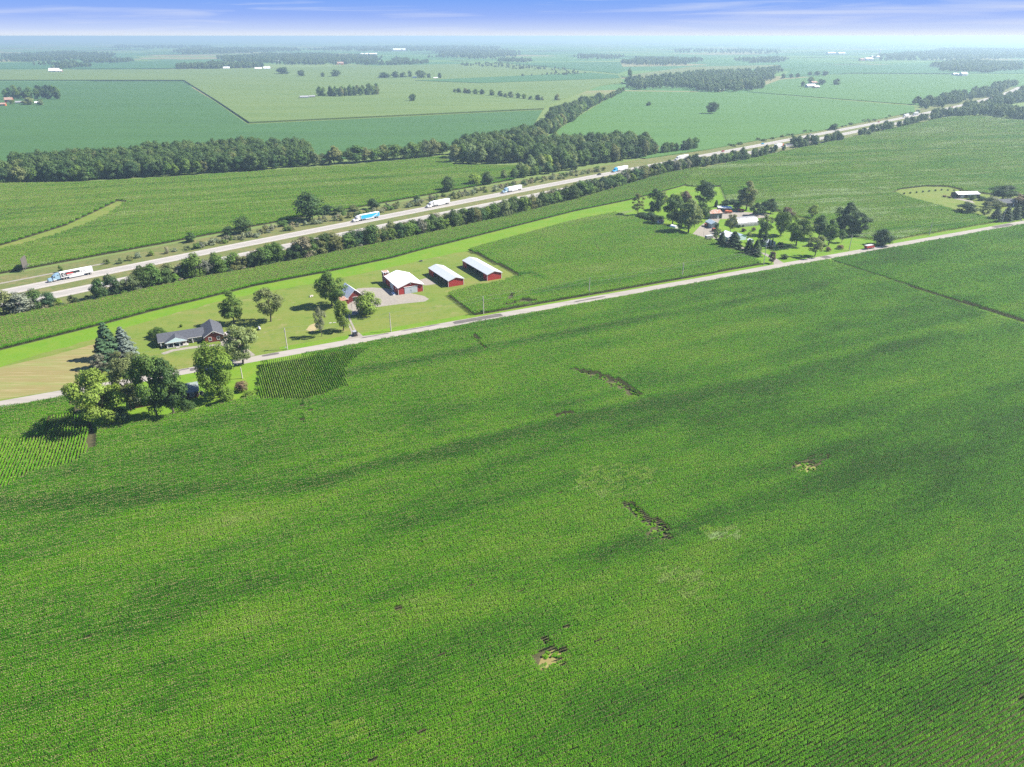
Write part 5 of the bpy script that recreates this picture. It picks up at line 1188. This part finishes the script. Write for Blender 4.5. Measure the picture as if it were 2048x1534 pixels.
# far right farm
t = small_gable('garage', 'dark brown garage with white roof and two white doors by the oval lawn', 'garage', (1915, 397), RAD(6), 19, 9, 3.2, 4.6, 'dark_brick', 'white_metal', axis='x', doors=((2.2, 5.6, 2.7, 'white_paint'), (8.8, 12.2, 2.7, 'white_paint')))
small_gable('ranch_house', 'grey-roofed house at the right edge among dark trees', 'house', (2003, 414), RAD(12), 22, 10, 2.8, 5.0, 'dark_brick', 'shingle_grey', axis='x', windows=((2, 3.4, 1, 2.2), (6, 7.4, 1, 2.2), (14, 16, 1, 2.2)), doors=((10, 11, 2.1, 'white_trim'),))
sheet('garage_drive', GL([(1905, 397), (1915, 396), (1945, 402), (1950, 407), (1925, 401)]), 0.03, 'gravel')
t = thing('panel_fence', 'short grey panel fence at the corn corner before the roadside evergreens', 'fence', (*G(1974, 437), 0), math.atan2(G(1987, 444)[1] - G(1974, 437)[1], G(1987, 444)[0] - G(1974, 437)[0]))
for i in range(6): MB().box(i * 2.0 + .06, i * 2.0 + 1.94, -.03, .03, .1, 1.9).build('panel', 'galvanised', t)
for i in range(7): MB().box(i * 2.0 - .06, i * 2.0 + .06, -.06, .06, 0, 2.0).build('post', 'grey_wood', t)
# --- far farmsteads
def far_building(px, py, W, L, ev, rg, wm, rm, label, rz=0.35, axis='x'):
    t = thing('farm_building', label, 'building', at_px(px, py), rz)
    if axis == 'y': MB().prism([(0, 0), (W, 0), (W, ev), (W / 2, rg), (0, ev)], 0, L).build('wall', wm, t)
    else: MB().prism([(0, 0), (L, 0), (L, ev), (L / 2, rg), (0, ev)], 0, W, axis='x').build('wall', wm, t)
    roof_panels(t, W, L, ev, rg, rm, .5, .5, .2, axis=axis); door(t, W * .35, W * .6, .05, ev * .8, 0, 'grey_paint')
FB = [(601, 198.5, 17, 12, 4, 6.5, 'galvanised', 'galvanised', 'grey farm shed left of the grove in the pale corn'), (619, 197, 12, 10, 4, 6, 'grey_wood', 'galvanised', 'darker farm shed between the grey shed and the grove'),
 (10, 206, 14, 9, 6, 10, 'red_rust_machine', 'rust_roof', 'red-roofed farmhouse below the rounded grove at the left edge'), (31, 208, 14, 8, 3, 5, 'white_paint', 'galvanised', 'grey-roofed building below the rounded grove'), (70, 209, 10, 8, 3, 5, 'white_paint', 'white_metal', 'small white building among pale trees at left'), (-3, 213, 12, 8, 4, 6, 'orange_paint', 'rust_roof', 'orange building cut by the left edge'),
 (98, 145, 34, 18, 6, 14, 'white_paint', 'white_metal', 'white barn of the far left farm grove'), (112, 145, 20, 14, 5, 9, 'red_rust_machine', 'white_metal', 'red and white building of the far left farm'), (510, 139.5, 26, 12, 4, 8, 'orange_paint', 'white_metal', 'pale red house above the pale corn'), (528, 139.5, 24, 14, 5, 11, 'white_paint', 'white_metal', 'white gabled house above the pale corn'), (447, 138.5, 24, 12, 4, 9, 'white_paint', 'white_metal', 'small white building in the far grove'),
 (722, 111.5, 110, 30, 10, 16, 'white_paint', 'white_metal', 'long white building in the big far wood'), (543, 125.5, 40, 20, 6, 12, 'white_paint', 'galvanised', 'pale house at the edge of the big far wood'), (672, 129.5, 36, 18, 6, 12, 'orange_paint', 'rust_roof', 'pinkish house below the big far wood'),
 (787, 102.5, 110, 40, 12, 22, 'white_paint', 'white_metal', 'white buildings near the horizon left of centre'), (1615, 176, 26, 12, 5, 9, 'white_paint', 'white_metal', 'white farmhouse with a long low front in the far smooth field'), (1630, 177, 14, 10, 4, 7, 'orange_paint', 'white_metal', 'small white outbuilding right of the far white farmhouse'), (1624, 169, 18, 10, 5, 8, 'grey_wood', 'rust_roof', 'brown-roofed barn behind the far white farmhouse'),
 (1908, 151.5, 18, 12, 5, 8, 'white_paint', 'white_metal', 'left white barn of three below the far right wood'), (1916, 152, 18, 12, 5, 8, 'white_paint', 'white_metal', 'middle white barn of three below the far right wood'), (1924, 152.5, 24, 14, 7, 12, 'white_paint', 'white_metal', 'right tall white barn of three below the far right wood'),
 (1657, 108.5, 70, 30, 8, 14, 'white_paint', 'white_metal', 'long white barn near the horizon at right'), (1678, 109, 60, 30, 8, 14, 'white_paint', 'white_metal', 'second long white barn near the horizon at right'), (1733, 121, 50, 30, 8, 14, 'white_paint', 'white_metal', 'white farm buildings left of the far right wood'), (1722, 121.5, 26, 20, 7, 12, 'orange_paint', 'rust_roof', 'orange-red barn left of the far right wood'), (1745, 117, 60, 30, 8, 14, 'white_paint', 'white_metal', 'white barn behind the orange-red barn'),
 (1438, 183, 14, 9, 4, 7, 'orange_paint', 'white_metal', 'small pale house at the foot of the creek trees'), (1505, 178, 14, 9, 4, 7, 'grey_wood', 'white_metal', 'small grey house right of the creek trees'), (826, 157.5, 12, 8, 4, 6, 'white_paint', 'white_metal', 'tiny white house in the far row of farm trees'), (868, 158, 12, 8, 3, 5, 'white_paint', 'white_metal', 'tiny white shed right of the far row of farm trees')]
for f in FB: far_building(*f)
t = thing('farm_silo', 'white silo of the farm left of the far right wood', 'silo', at_px(1759, 107)); MB().tube((0, 0, 0), (0, 0, 26), 6, 6, 16).build('cylinder', 'white_metal', t); MB().tube((0, 0, 26), (0, 0, 31), 6.2, .5, 16).build('dome', 'white_metal', t)

# ------------------------------------------------------------------ vehicles
_wheel = {}
def wheel(parent, x, y, r, w, name='wheel'):
    key = (r, w)
    if key not in _wheel:
        _wheel[key] = (MB().tube((0, -w / 2, 0), (0, w / 2, 0), r, r, 18).mesh('tyre', 'black_rubber'), MB().tube((0, -w / 2 - .02, 0), (0, w / 2 + .02, 0), r * .55, r * .55, 14).mesh('rim', 'wheel_rim'))
    o = obj(name, _wheel[key][0], parent, (x, y, r)); obj('rim', _wheel[key][1], o); return o
def letter_arc(b, cx, cz, r0, r1, a0, a1, y, n=14, sx=1.0):
    for i in range(n):
        p, q = a0 + (a1 - a0) * i / n, a0 + (a1 - a0) * (i + 1) / n
        b.poly([(cx + sx * r0 * math.cos(p), y, cz + r0 * math.sin(p)), (cx + sx * r1 * math.cos(p), y, cz + r1 * math.sin(p)), (cx + sx * r1 * math.cos(q), y, cz + r1 * math.sin(q)), (cx + sx * r0 * math.cos(q), y, cz + r0 * math.sin(q))][::-1])
def semi_truck(pos, ang, label, cab='white_paint', box='white_paint', roof='white_metal', graphic=None, full=True):
    t = thing('semi_truck', label, 'truck', (pos[0], pos[1], .09), ang)
    X = lambda v: v + 5.0
    MB().box(X(-16.2), X(0), -1.3, 1.3, 1.22, 4.05).build('trailer_box', box, t)
    MB().box(X(-16.25), X(.05), -1.32, 1.32, 4.05, 4.12).build('trailer_roof', roof, t)
    MB().box(X(-16.0), X(-.2), -.5, .5, .95, 1.21).build('trailer_frame', 'dark_steel', t)
    for y in (-1.31, 1.29): MB().box(X(-11.3), X(-3.8), y, y + .02, .55, 1.2).build('side_skirt', box, t)
    for x in (-14.6, -13.3, -2.4, -1.1):
        for y in (-1.0, 1.0): wheel(t, X(x), y, .5, .56)
    for y in (-1.05, 1.05): wheel(t, X(5.0), y, .5, .32)
    MB().box(X(-2.8), X(6.1), -.45, .45, .6, .95).build('chassis', 'dark_steel', t)
    c = MB().prism([(X(.5), .95), (X(4.1), .95), (X(4.1), 2.25), (X(3.55), 3.05), (X(2.2), 3.75), (X(.5), 4.0)], -1.2, 1.2).build('cab', cab, t)
    MB().prism([(X(4.11), .75), (X(6.25), .75), (X(6.3), 1.5), (X(6.0), 1.8), (X(4.11), 2.12)], -.95, .95).build('hood', cab, t)
    for y in (-1.22, .95): MB().prism([(X(4.3), .6), (X(6.2), .6), (X(6.1), 1.25), (X(4.5), 1.3)], y, y + .27).build('fender', cab, t)
    MB().prism([(X(4.12), 2.27), (X(4.13), 2.29), (X(3.6), 3.03), (X(3.58), 3.0)], -1.05, 1.05).build('windshield', 'window_glass', t)
    for y in (-1.215, 1.2): MB().prism([(X(2.8), 2.1), (X(3.85), 2.1), (X(3.4), 2.8), (X(2.8), 2.8)], y, y + .015).build('side_window', 'window_glass', t)
    for y in (-1.215, 1.2): MB().prism([(X(.95), 2.9), (X(1.7), 2.9), (X(1.7), 3.3), (X(.95), 3.3)], y, y + .015).build('sleeper_window', 'window_glass', t)
    MB().box(X(6.3), X(6.42), -1.15, 1.15, .45, .95).build('bumper', 'wheel_rim', t)
    MB().box(X(6.26), X(6.31), -.55, .55, .98, 1.6).build('grille', 'wheel_rim', t)
    for y in (-.9, .68): MB().box(X(6.2), X(6.28), y, y + .22, 1.05, 1.3).build('headlight', 'white_trim', t)
    for y in (-1.0, 1.0): MB().tube((X(2.4), y, .75), (X(3.9), y, .75), .33, .33, 12).build('fuel_tank', 'wheel_rim', t)
    for y in (-1.32, 1.2): MB().box(X(3.9), X(3.98), y, y + .12, 1.9, 2.5).build('mirror', 'dark_steel', t)
    MB().tube((X(.3), .95, .9), (X(.3), .95, 4.1), .08, .08, 8).build('exhaust_stack', 'wheel_rim', t)
    y = 1.305
    if graphic == 'banner':
        g = MB().prism([(X(-.3), 1.75), (X(-.3), 3.85), (X(-9.6), 3.85), (X(-9.6), 2.7), (X(-8.2), 2.5), (X(-5.5), 2.2), (X(-4.8), 1.95)], 1.301, 1.306).build('trailer_graphic', 'black_paint', t)
        b = MB(); letter_arc(b, X(-1.75), 2.78, .36, .72, RAD(-20), RAD(-330), 1.311, sx=-1.1); b.build('letter_mark', 'white_paint', g)
        MB().box(X(-6.2), X(-2.9), 1.305, 1.312, 2.72, 3.4).build('red_block', 'red_paint', g)
        MB().box(X(-6.9), X(-3.0), 1.305, 1.312, 2.25, 2.66).build('white_block', 'white_paint', g)
        MB().box(X(-8.8), X(-7.5), 1.302, 1.309, 2.35, 2.75).build('white_block', 'white_paint', g)
        e = MB()
        for x0, x1, z0, z1 in ((-12.6, -11.4, 2.0, 3.7), (-11.4, -12.6, 2.3, 3.5), (-10.9, -10.2, 2.1, 3.2), (-10.2, -10.8, 2.2, 3.3)):
            e.poly([(X(x0), 1.306, z0), (X(x0 + .28), 1.306, z0), (X(x1 + .28), 1.306, z1), (X(x1), 1.306, z1)])
        e.build('cross_mark', 'grey_paint', t)
    elif graphic == 'blue':
        g = MB().box(X(-16.0), X(-.2), 1.301, 1.306, 1.35, 3.95).build('trailer_graphic', 'bright_blue', t)
        e = MB().poly([(X(-15.5), 1.311, 3.7), (X(-14.6), 1.311, 3.6), (X(-11.0), 1.311, 2.1), (X(-12.2), 1.311, 2.0)]).poly([(X(-15.2), 1.311, 2.6), (X(-14.2), 1.311, 2.6), (X(-9.0), 1.311, 1.7), (X(-10.5), 1.311, 1.5)]).build('white_swoosh', 'white_paint', g)
    return t
def hw_at(px, py, off):               # nearest station on the carriageway to a pixel
    X, Y = G(px, py); s = (X - HO[0]) * HD[0] + (Y - HO[1]) * HD[1]; return s
def truck_on(px, py, north, label, **kw):
    s = hw_at(px, py, 0); off = 1.9 if north else S_OFF - 1.9
    a = HANG(s) + (math.pi if north else 0); return semi_truck(HP(s, off), a, label, **kw)
truck_on(146, 558, True, 'semi-truck with pale blue cab and black, red and white graphic on its trailer', cab='sky_blue_paint', graphic='banner')
truck_on(738, 441, True, 'semi-truck with bright blue trailer half hidden by the roadside trees', graphic='blue')
truck_on(887, 414, True, 'all white semi-truck on the farther carriageway below the shrubs')
truck_on(1028, 384, True, 'semi-truck with light blue cab peeking out between trees', cab='sky_blue_paint')
truck_on(1246, 343, True, 'white semi-trailer with blue cab beside the creek wood', cab='bright_blue')
truck_on(1372, 320, True, 'white semi-truck right of the creek wood')
truck_on(1815, 234, True, 'small distant white semi-truck, left of two on the far highway')
truck_on(1831, 230, True, 'small distant grey semi-truck, right of two on the far highway', cab='grey_paint', box='grey_paint')
truck_on(1174, 372, False, 'white semi-truck on the nearer carriageway behind thin trees')
truck_on(1276, 351, False, 'white trailer on the nearer carriageway beside tall thin trees')
truck_on(1562, 295, False, 'white semi-truck on the nearer carriageway, left of two at the thicket', cab='orange_paint')
truck_on(1596, 287, False, 'white semi-truck on the nearer carriageway, right of two at the thicket')
truck_on(1922, 216, False, 'distant orange-red semi-truck on the nearer carriageway', cab='orange_paint', box='orange_paint', roof='orange_paint')
def car(pos, ang, paint, label, van=False):
    t = thing('car', label, 'car', (pos[0], pos[1], .09), ang); h = 1.95 if van else 1.45
    MB().prism([(-2.3, .32), (2.3, .32), (2.35, .7), (1.3, .92), (-2.3, .98)], -.9, .9).build('body', paint, t)
    rf = [(-2.2, .98), (1.2, .95), (.4, h), (-2.0, h)] if van else [(-1.9, .97), (1.15, .94), (.3, h), (-1.1, h)]
    MB().prism(rf, -.8, .8).build('cabin', 'window_glass', t); MB().box(rf[3][0] + .05, rf[2][0] - .02, -.76, .76, h, h + .05).build('roof', paint, t)
    for x in (-1.4, 1.4):
        for y in (-.82, .82): wheel(t, x, y, .33, .22)
    for y in (-.75, .5): MB().box(2.3, 2.38, y, y + .25, .6, .75).build('headlight', 'white_trim', t)
    return t
def car_on(px, py, north, paint, label, van=False):
    s = hw_at(px, py, 0); return car(HP(s, 1.9 if north else S_OFF - 1.9), HANG(s) + (math.pi if north else 0), paint, label, van)
car_on(216, 568, False, 'white_paint', 'white van on the nearer carriageway glimpsed through the left trees', True)
car_on(1205, 351, True, 'black_paint', 'dark car on the farther carriageway left of the blue-cab semi'); car_on(1246, 347, True, 'black_paint', 'dark car passing right below the blue-cab semi')
car_on(1451, 304, True, 'red_paint', 'red car on the farther carriageway right of the white semi'); car_on(1540, 290, True, 'bright_blue', 'small blue car on the farther carriageway in the middle distance')
car_on(1636, 272, True, 'white_paint', 'white box van on the farther carriageway before the bend', True); car_on(1764, 245, True, 'red_paint', 'red car on the distant highway left of the two semis')
car_on(1901, 214, True, 'orange_paint', 'tiny orange car on the distant highway'); car_on(1941, 204, True, 'grey_paint', 'tiny grey car on the distant highway'); car_on(1459, 311, False, 'orange_paint', 'orange car on the nearer carriageway before the thicket')
# black buggy-like cart at the driveway mouth
t = thing('utility_cart', 'small black utility cart with a raised black panel at the driveway mouth', 'utility cart', (*G(710, 671), .05), RAD(-62))
MB().prism([(-1.5, .45), (1.5, .45), (1.55, .95), (.8, 1.1), (-1.5, 1.1)], -.75, .75).build('body', 'black_paint', t)
MB().box(-1.4, .4, -.72, .72, 1.11, 1.75).build('cabin', 'dark_steel', t); MB().box(-1.5, .5, -.8, .8, 1.76, 1.85).build('roof', 'grey_paint', t)
MB().prism([(.42, 1.12), (.47, 1.12), (.3, 1.74), (.25, 1.74)], -.65, .65).build('windshield', 'window_glass', t)
for x in (-1.0, 1.05):
    for y in (-.75, .75): wheel(t, x, y, .36, .26)
MB().box(-.2, .9, .95, 1.03, 1.0, 2.1).build('raised_panel', 'black_paint', t); MB().box(.2, .3, .78, .95, 1.2, 1.3).build('panel_arm', 'dark_steel', t)
for y in (-.6, .4): MB().box(1.5, 1.58, y, y + .2, .7, .85).build('headlight', 'red_paint', t)
# red truck on the country road
X, Y = G(1737, 497); s = (X - RO[0]) * RD[0] + (Y - RO[1]) * RD[1]
t = thing('flatbed_truck', 'red truck with white cover driving on the country road past the right farmstead', 'truck', (*RP(s, -.3), .05), ROAD_A)
MB().box(-3.6, 1.0, -1.15, 1.15, .9, 2.3).build('cargo_body', 'red_paint', t); MB().box(-3.65, 1.05, -1.2, 1.2, 2.31, 2.42).build('cargo_cover', 'white_paint', t)
MB().prism([(1.15, .6), (3.6, .6), (3.6, 1.3), (2.9, 1.5), (2.4, 2.3), (1.15, 2.3)], -1.0, 1.0).build('cab', 'red_paint', t); MB().box(1.2, 2.4, -.95, .95, 2.31, 2.38).build('cab_roof', 'white_paint', t)
MB().prism([(2.93, 1.52), (2.98, 1.52), (2.46, 2.28), (2.41, 2.28)], -.88, .88).build('windshield', 'window_glass', t)
for y in (-1.015, 1.0): MB().prism([(1.4, 1.5), (2.6, 1.5), (2.3, 2.1), (1.4, 2.1)], y, y + .015).build('side_window', 'window_glass', t)
for x in (-2.4, 2.5):
    for y in (-1.0, 1.0): wheel(t, x, y, .45, .3)
for y in (-.85, .6): MB().box(3.6, 3.66, y, y + .25, .85, 1.1).build('headlight', 'white_trim', t)

# ------------------------------------------------------------------ poles, wires, small things
mat('wire', (0.205, 0.205, 0.197), (0.164, 0.164, 0.164), 1.0, 0.5, 0.3)
POLES = [(485, 757, 735, 'in the corner lot by the short corn rows'), (575, 699, 656, 'with a grey transformer left of the driveway, on the lawn'), (782, 663, 626, 'bare one on the mown lawn between driveway and corn'), (967, 628, 593, 'at the corn lobe in front of the longer shed'), (1178, 590, 556, 'in the verge at the left half of the middle corn field'),
         (1364, 557.5, 526, 'in the verge at the right half of the middle corn field'), (1527, 530, 494, 'beside the farm driveway mouth'), (1698, 501, 470, 'on the front lawn of the right farmstead'), (1858, 471, 446, 'between the right farmstead and the far right farm'), (2004, 445, 418, 'before the roadside evergreens at the right edge')]
tops = []
for i, (x, yb, yt, lab) in enumerate(POLES):
    X, Y = G(x, yb); h = height_at(Y, yt)
    t = thing('utility_pole', 'wooden utility pole ' + lab, 'utility pole', (X, Y, 0), ROAD_A, 'utility poles along the country road')
    MB().tube((0, 0, -.2), (0, 0, h), .23, .16, 10).build('pole_shaft', 'pole_wood', t)
    MB().tube((0, 0, h), (0, 0, h + .25), .05, .05, 8).build('insulator', 'galvanised', t)
    if i in (1, 3, 5, 7): MB().box(-.05, .05, -.75, .75, h - .75, h - .63).build('crossarm', 'pole_wood', t)
    if i in (1, 3): b = MB().tube((0, .36, h - 2.1), (0, .36, h - 1.1), .24, .24, 12).build('transformer', 'galvanised', t)
    MB().tube((.06, .13, 0), (.06, .13, h * .35), .04, .04, 6).build('ground_conduit', 'dark_steel', t)
    if i: tops.append((X, Y, h))
tops = [(tops[0][0] - RD[0] * 60, tops[0][1] - RD[1] * 60, 9.5)] + tops + [(tops[-1][0] + RD[0] * 70, tops[-1][1] + RD[1] * 70, 10)]
for k, (dz, lab) in enumerate(((.25, 'upper power wire along the poles of the country road'), (-1.6, 'lower power wire along the poles of the country road'))):
    cu = bpy.data.curves.new('power_wire', 'CURVE'); cu.dimensions = '3D'; cu.bevel_depth = 0.022; cu.bevel_resolution = 1
    for a, b in zip(tops[:-1], tops[1:]):
        sp = cu.splines.new('POLY'); sp.points.add(12)
        for i in range(13):
            u = i / 12; sag = 1.1 * 4 * u * (1 - u); sp.points[i].co = (a[0] + (b[0] - a[0]) * u, a[1] + (b[1] - a[1]) * u, a[2] + (b[2] - a[2]) * u + dz - sag, 1)
    cu.materials.append(MATS['wire']); o = bpy.data.objects.new('power_wire', cu); COL.objects.link(o); tag(o, lab, 'wire')
t = thing('yard_light', 'thin yard light pole at the gravel edge before the yellow-green tree', 'light pole', at_px(705.5, 632), 0)
MB().tube((0, 0, 0), (0, 0, 5.6), .06, .05, 8).build('pole_shaft', 'galvanised', t); MB().box(-.15, .35, -.12, .12, 5.6, 5.75).build('lamp_head', 'galvanised', t)
t = thing('yard_light', 'thin light pole on the farm yard by the corn edge', 'light pole', at_px(1406, 478), 0)
MB().tube((0, 0, 0), (0, 0, 7.0), .07, .05, 8).build('pole_shaft', 'galvanised', t); MB().box(-.15, .4, -.12, .12, 7.0, 7.15).build('lamp_head', 'galvanised', t)
# billboard on the far bank
t = thing('billboard', 'dark billboard seen nearly edge-on from behind at the striped corn edge', 'billboard', at_px(53, 540), HW_A + RAD(62))
for i in range(3): MB().box(-3.6 + i * 3.4, -3.35 + i * 3.4, .12, .4, 0, 7.6).build('support_post', 'post_wood', t)
for i in range(5): MB().box(-4.6, 4.6, -.05, .1, 2.6 + i * 1.0, 3.54 + i * 1.0).build('board_panel', 'tan_board', t)
MB().box(-4.7, 4.7, -.5, -.06, 2.3, 2.45).build('catwalk', 'dark_steel', t)
for x in (-3, 0, 3): MB().box(x - .06, x + .06, -1.4, -.5, 2.3, 2.4).box(x - .25, x + .25, -1.7, -1.4, 2.3, 2.55).build('lamp_arm', 'galvanised', t)
# propane tank, trough, rubble and other yard things
t = thing('propane_tank', 'white propane tank on the lawn left of the transformer pole', 'tank', at_px(519, 659), RAD(118))
b = MB(); n = 12; prof = [(-1.5, .02), (-1.42, .3), (-1.2, .46), (1.2, .46), (1.42, .3), (1.5, .02)]
for (x0, r0), (x1, r1) in zip(prof[:-1], prof[1:]): b.tube((x0, 0, .75), (x1, 0, .75), r0, r1, n, 0, False)
b.build('tank_shell', 'white_paint', t)
for x in (-.9, .9): MB().box(x - .12, x + .12, -.4, .4, 0, .4).build('saddle', 'concrete', t)
MB().tube((0, 0, 1.2), (0, 0, 1.38), .16, .16, 10).build('valve_dome', 'galvanised', t)
t = thing('water_trough', 'white metal trough on the gravel by the left wall of the white-roofed barn', 'trough', at_px(787, 588.5), RAD(112))
MB().box(-1.8, 1.8, -.55, .55, 0, .08).build('floor', 'white_metal', t)
for a in ((-1.8, 1.8, -.6, -.52), (-1.8, 1.8, .52, .6), (-1.86, -1.78, -.6, .6), (1.78, 1.86, -.6, .6)): MB().box(*a, .0, .62).build('side', 'white_metal', t)
def rubble(px, label, n, m, sc=.6, name='stone_pile'):
    t = thing(name, label, 'stone pile', at_px(*px))
    for i in range(n):
        a = rnd.uniform(0, 6.28); r = rnd.uniform(0, sc * 1.6); M = Matrix.Translation((math.cos(a) * r, math.sin(a) * r, rnd.uniform(.15, .4))) @ Matrix.Rotation(rnd.uniform(0, 3), 4, Vector((rnd.random(), rnd.random(), rnd.random())).normalized())
        q = sc * rnd.uniform(.3, .7); MB().box(-q, q, -q * .8, q * .8, -q * .6, q * .6, 0, M).build('stone', m, t)
rubble((624, 593), 'heap of pale stones on the lawn left of the shade tree', 9, 'limestone', .75)
rubble((1398, 472), 'scattered pale stones at the corn edge by the farm drive', 7, 'limestone', .9)
t = thing('fire_ring', 'dark round fire ring on the lawn behind the nearer open shed', 'fire ring', at_px(842, 522.5))
for i in range(12):
    a = i * math.pi / 6; M = Matrix.Translation((math.cos(a) * .9, math.sin(a) * .9, .2)) @ Matrix.Rotation(a, 4, 'Z'); MB().box(-.12, .12, -.22, .22, -.2, .2, 0, M).build('block', 'dark_steel', t)
MB().tube((0, 0, .0), (0, 0, .12), .8, .8, 14).build('ash_bed', 'black_paint', t)
t = thing('patio_table', 'small pale table under the big shade tree', 'table', at_px(637, 622))
MB().box(-.8, .8, -.5, .5, .68, .75).build('table_top', 'white_paint', t)
for x in (-.7, .64):
    for y in (-.42, .36): MB().box(x, x + .06, y, y + .06, 0, .68).build('leg', 'white_paint', t)
for px, lab in ((661, 646), 'flat pale stone slab left of the slim yellow-green tree'), ((669, 645.5), 'flat pale stone slab just beside the slim yellow-green tree'):
    t = thing('stone_slab', lab, 'slab', at_px(*px), rnd.random()); MB().box(-.6, .6, -.4, .4, 0, .14).build('slab', 'limestone', t)
sheet('straw_patch', GL([(612, 660), (620, 650), (632, 646), (640, 650), (636, 658), (624, 664)]), 0.028, 'dead_straw')
t = thing('mailbox', 'white mailbox at the foot of the transformer pole by the road', 'mailbox', at_px(572, 700))
MB().box(-.05, .05, -.05, .05, 0, 1.05).build('post', 'post_wood', t); b = MB().box(-.28, .28, -.13, .13, 1.05, 1.22); b.tube((-.28, 0, 1.22), (.28, 0, 1.22), .13, .13, 10); b.build('box', 'white_paint', t)
t = thing('parked_car', 'white car parked on the gravel right of the brick house', 'car', at_px(462, 668), RAD(35))
MB().prism([(-2.3, .32), (2.3, .32), (2.35, .7), (1.3, .92), (-2.3, .98)], -.9, .9).build('body', 'white_paint', t); MB().prism([(-1.9, .97), (1.15, .94), (.3, 1.45), (-1.1, 1.45)], -.8, .8).build('cabin', 'window_glass', t); MB().box(-1.05, .28, -.76, .76, 1.45, 1.5).build('roof', 'white_paint', t)
for x in (-1.4, 1.4):
    for y in (-.82, .82): wheel(t, x, y, .33, .22)

# ------------------------------------------------------------------ summer haze
def haze():
    m = bpy.data.materials.new('haze_air'); m.use_nodes = True; nt = m.node_tree; nt.nodes.clear()
    out = nt.nodes.new('ShaderNodeOutputMaterial'); v = nt.nodes.new('ShaderNodeVolumePrincipled')
    v.inputs['Color'].default_value = (0.50, 0.69, 0.80, 1); v.inputs['Density'].default_value = HAZE_DENSITY; v.inputs['Anisotropy'].default_value = 0.3
    nt.links.new(v.outputs[0], out.inputs['Volume'])
    MATS['haze_air'] = m
    a = LAND + 500
    o = MB().box(-a, a, -3500, a, -1.5, 122.0).build('haze', 'haze_air')
    tag(o, 'pale blue summer haze lying over the whole plain', 'haze', None, 'stuff')
HAZE_DENSITY = 1.55e-4
haze()
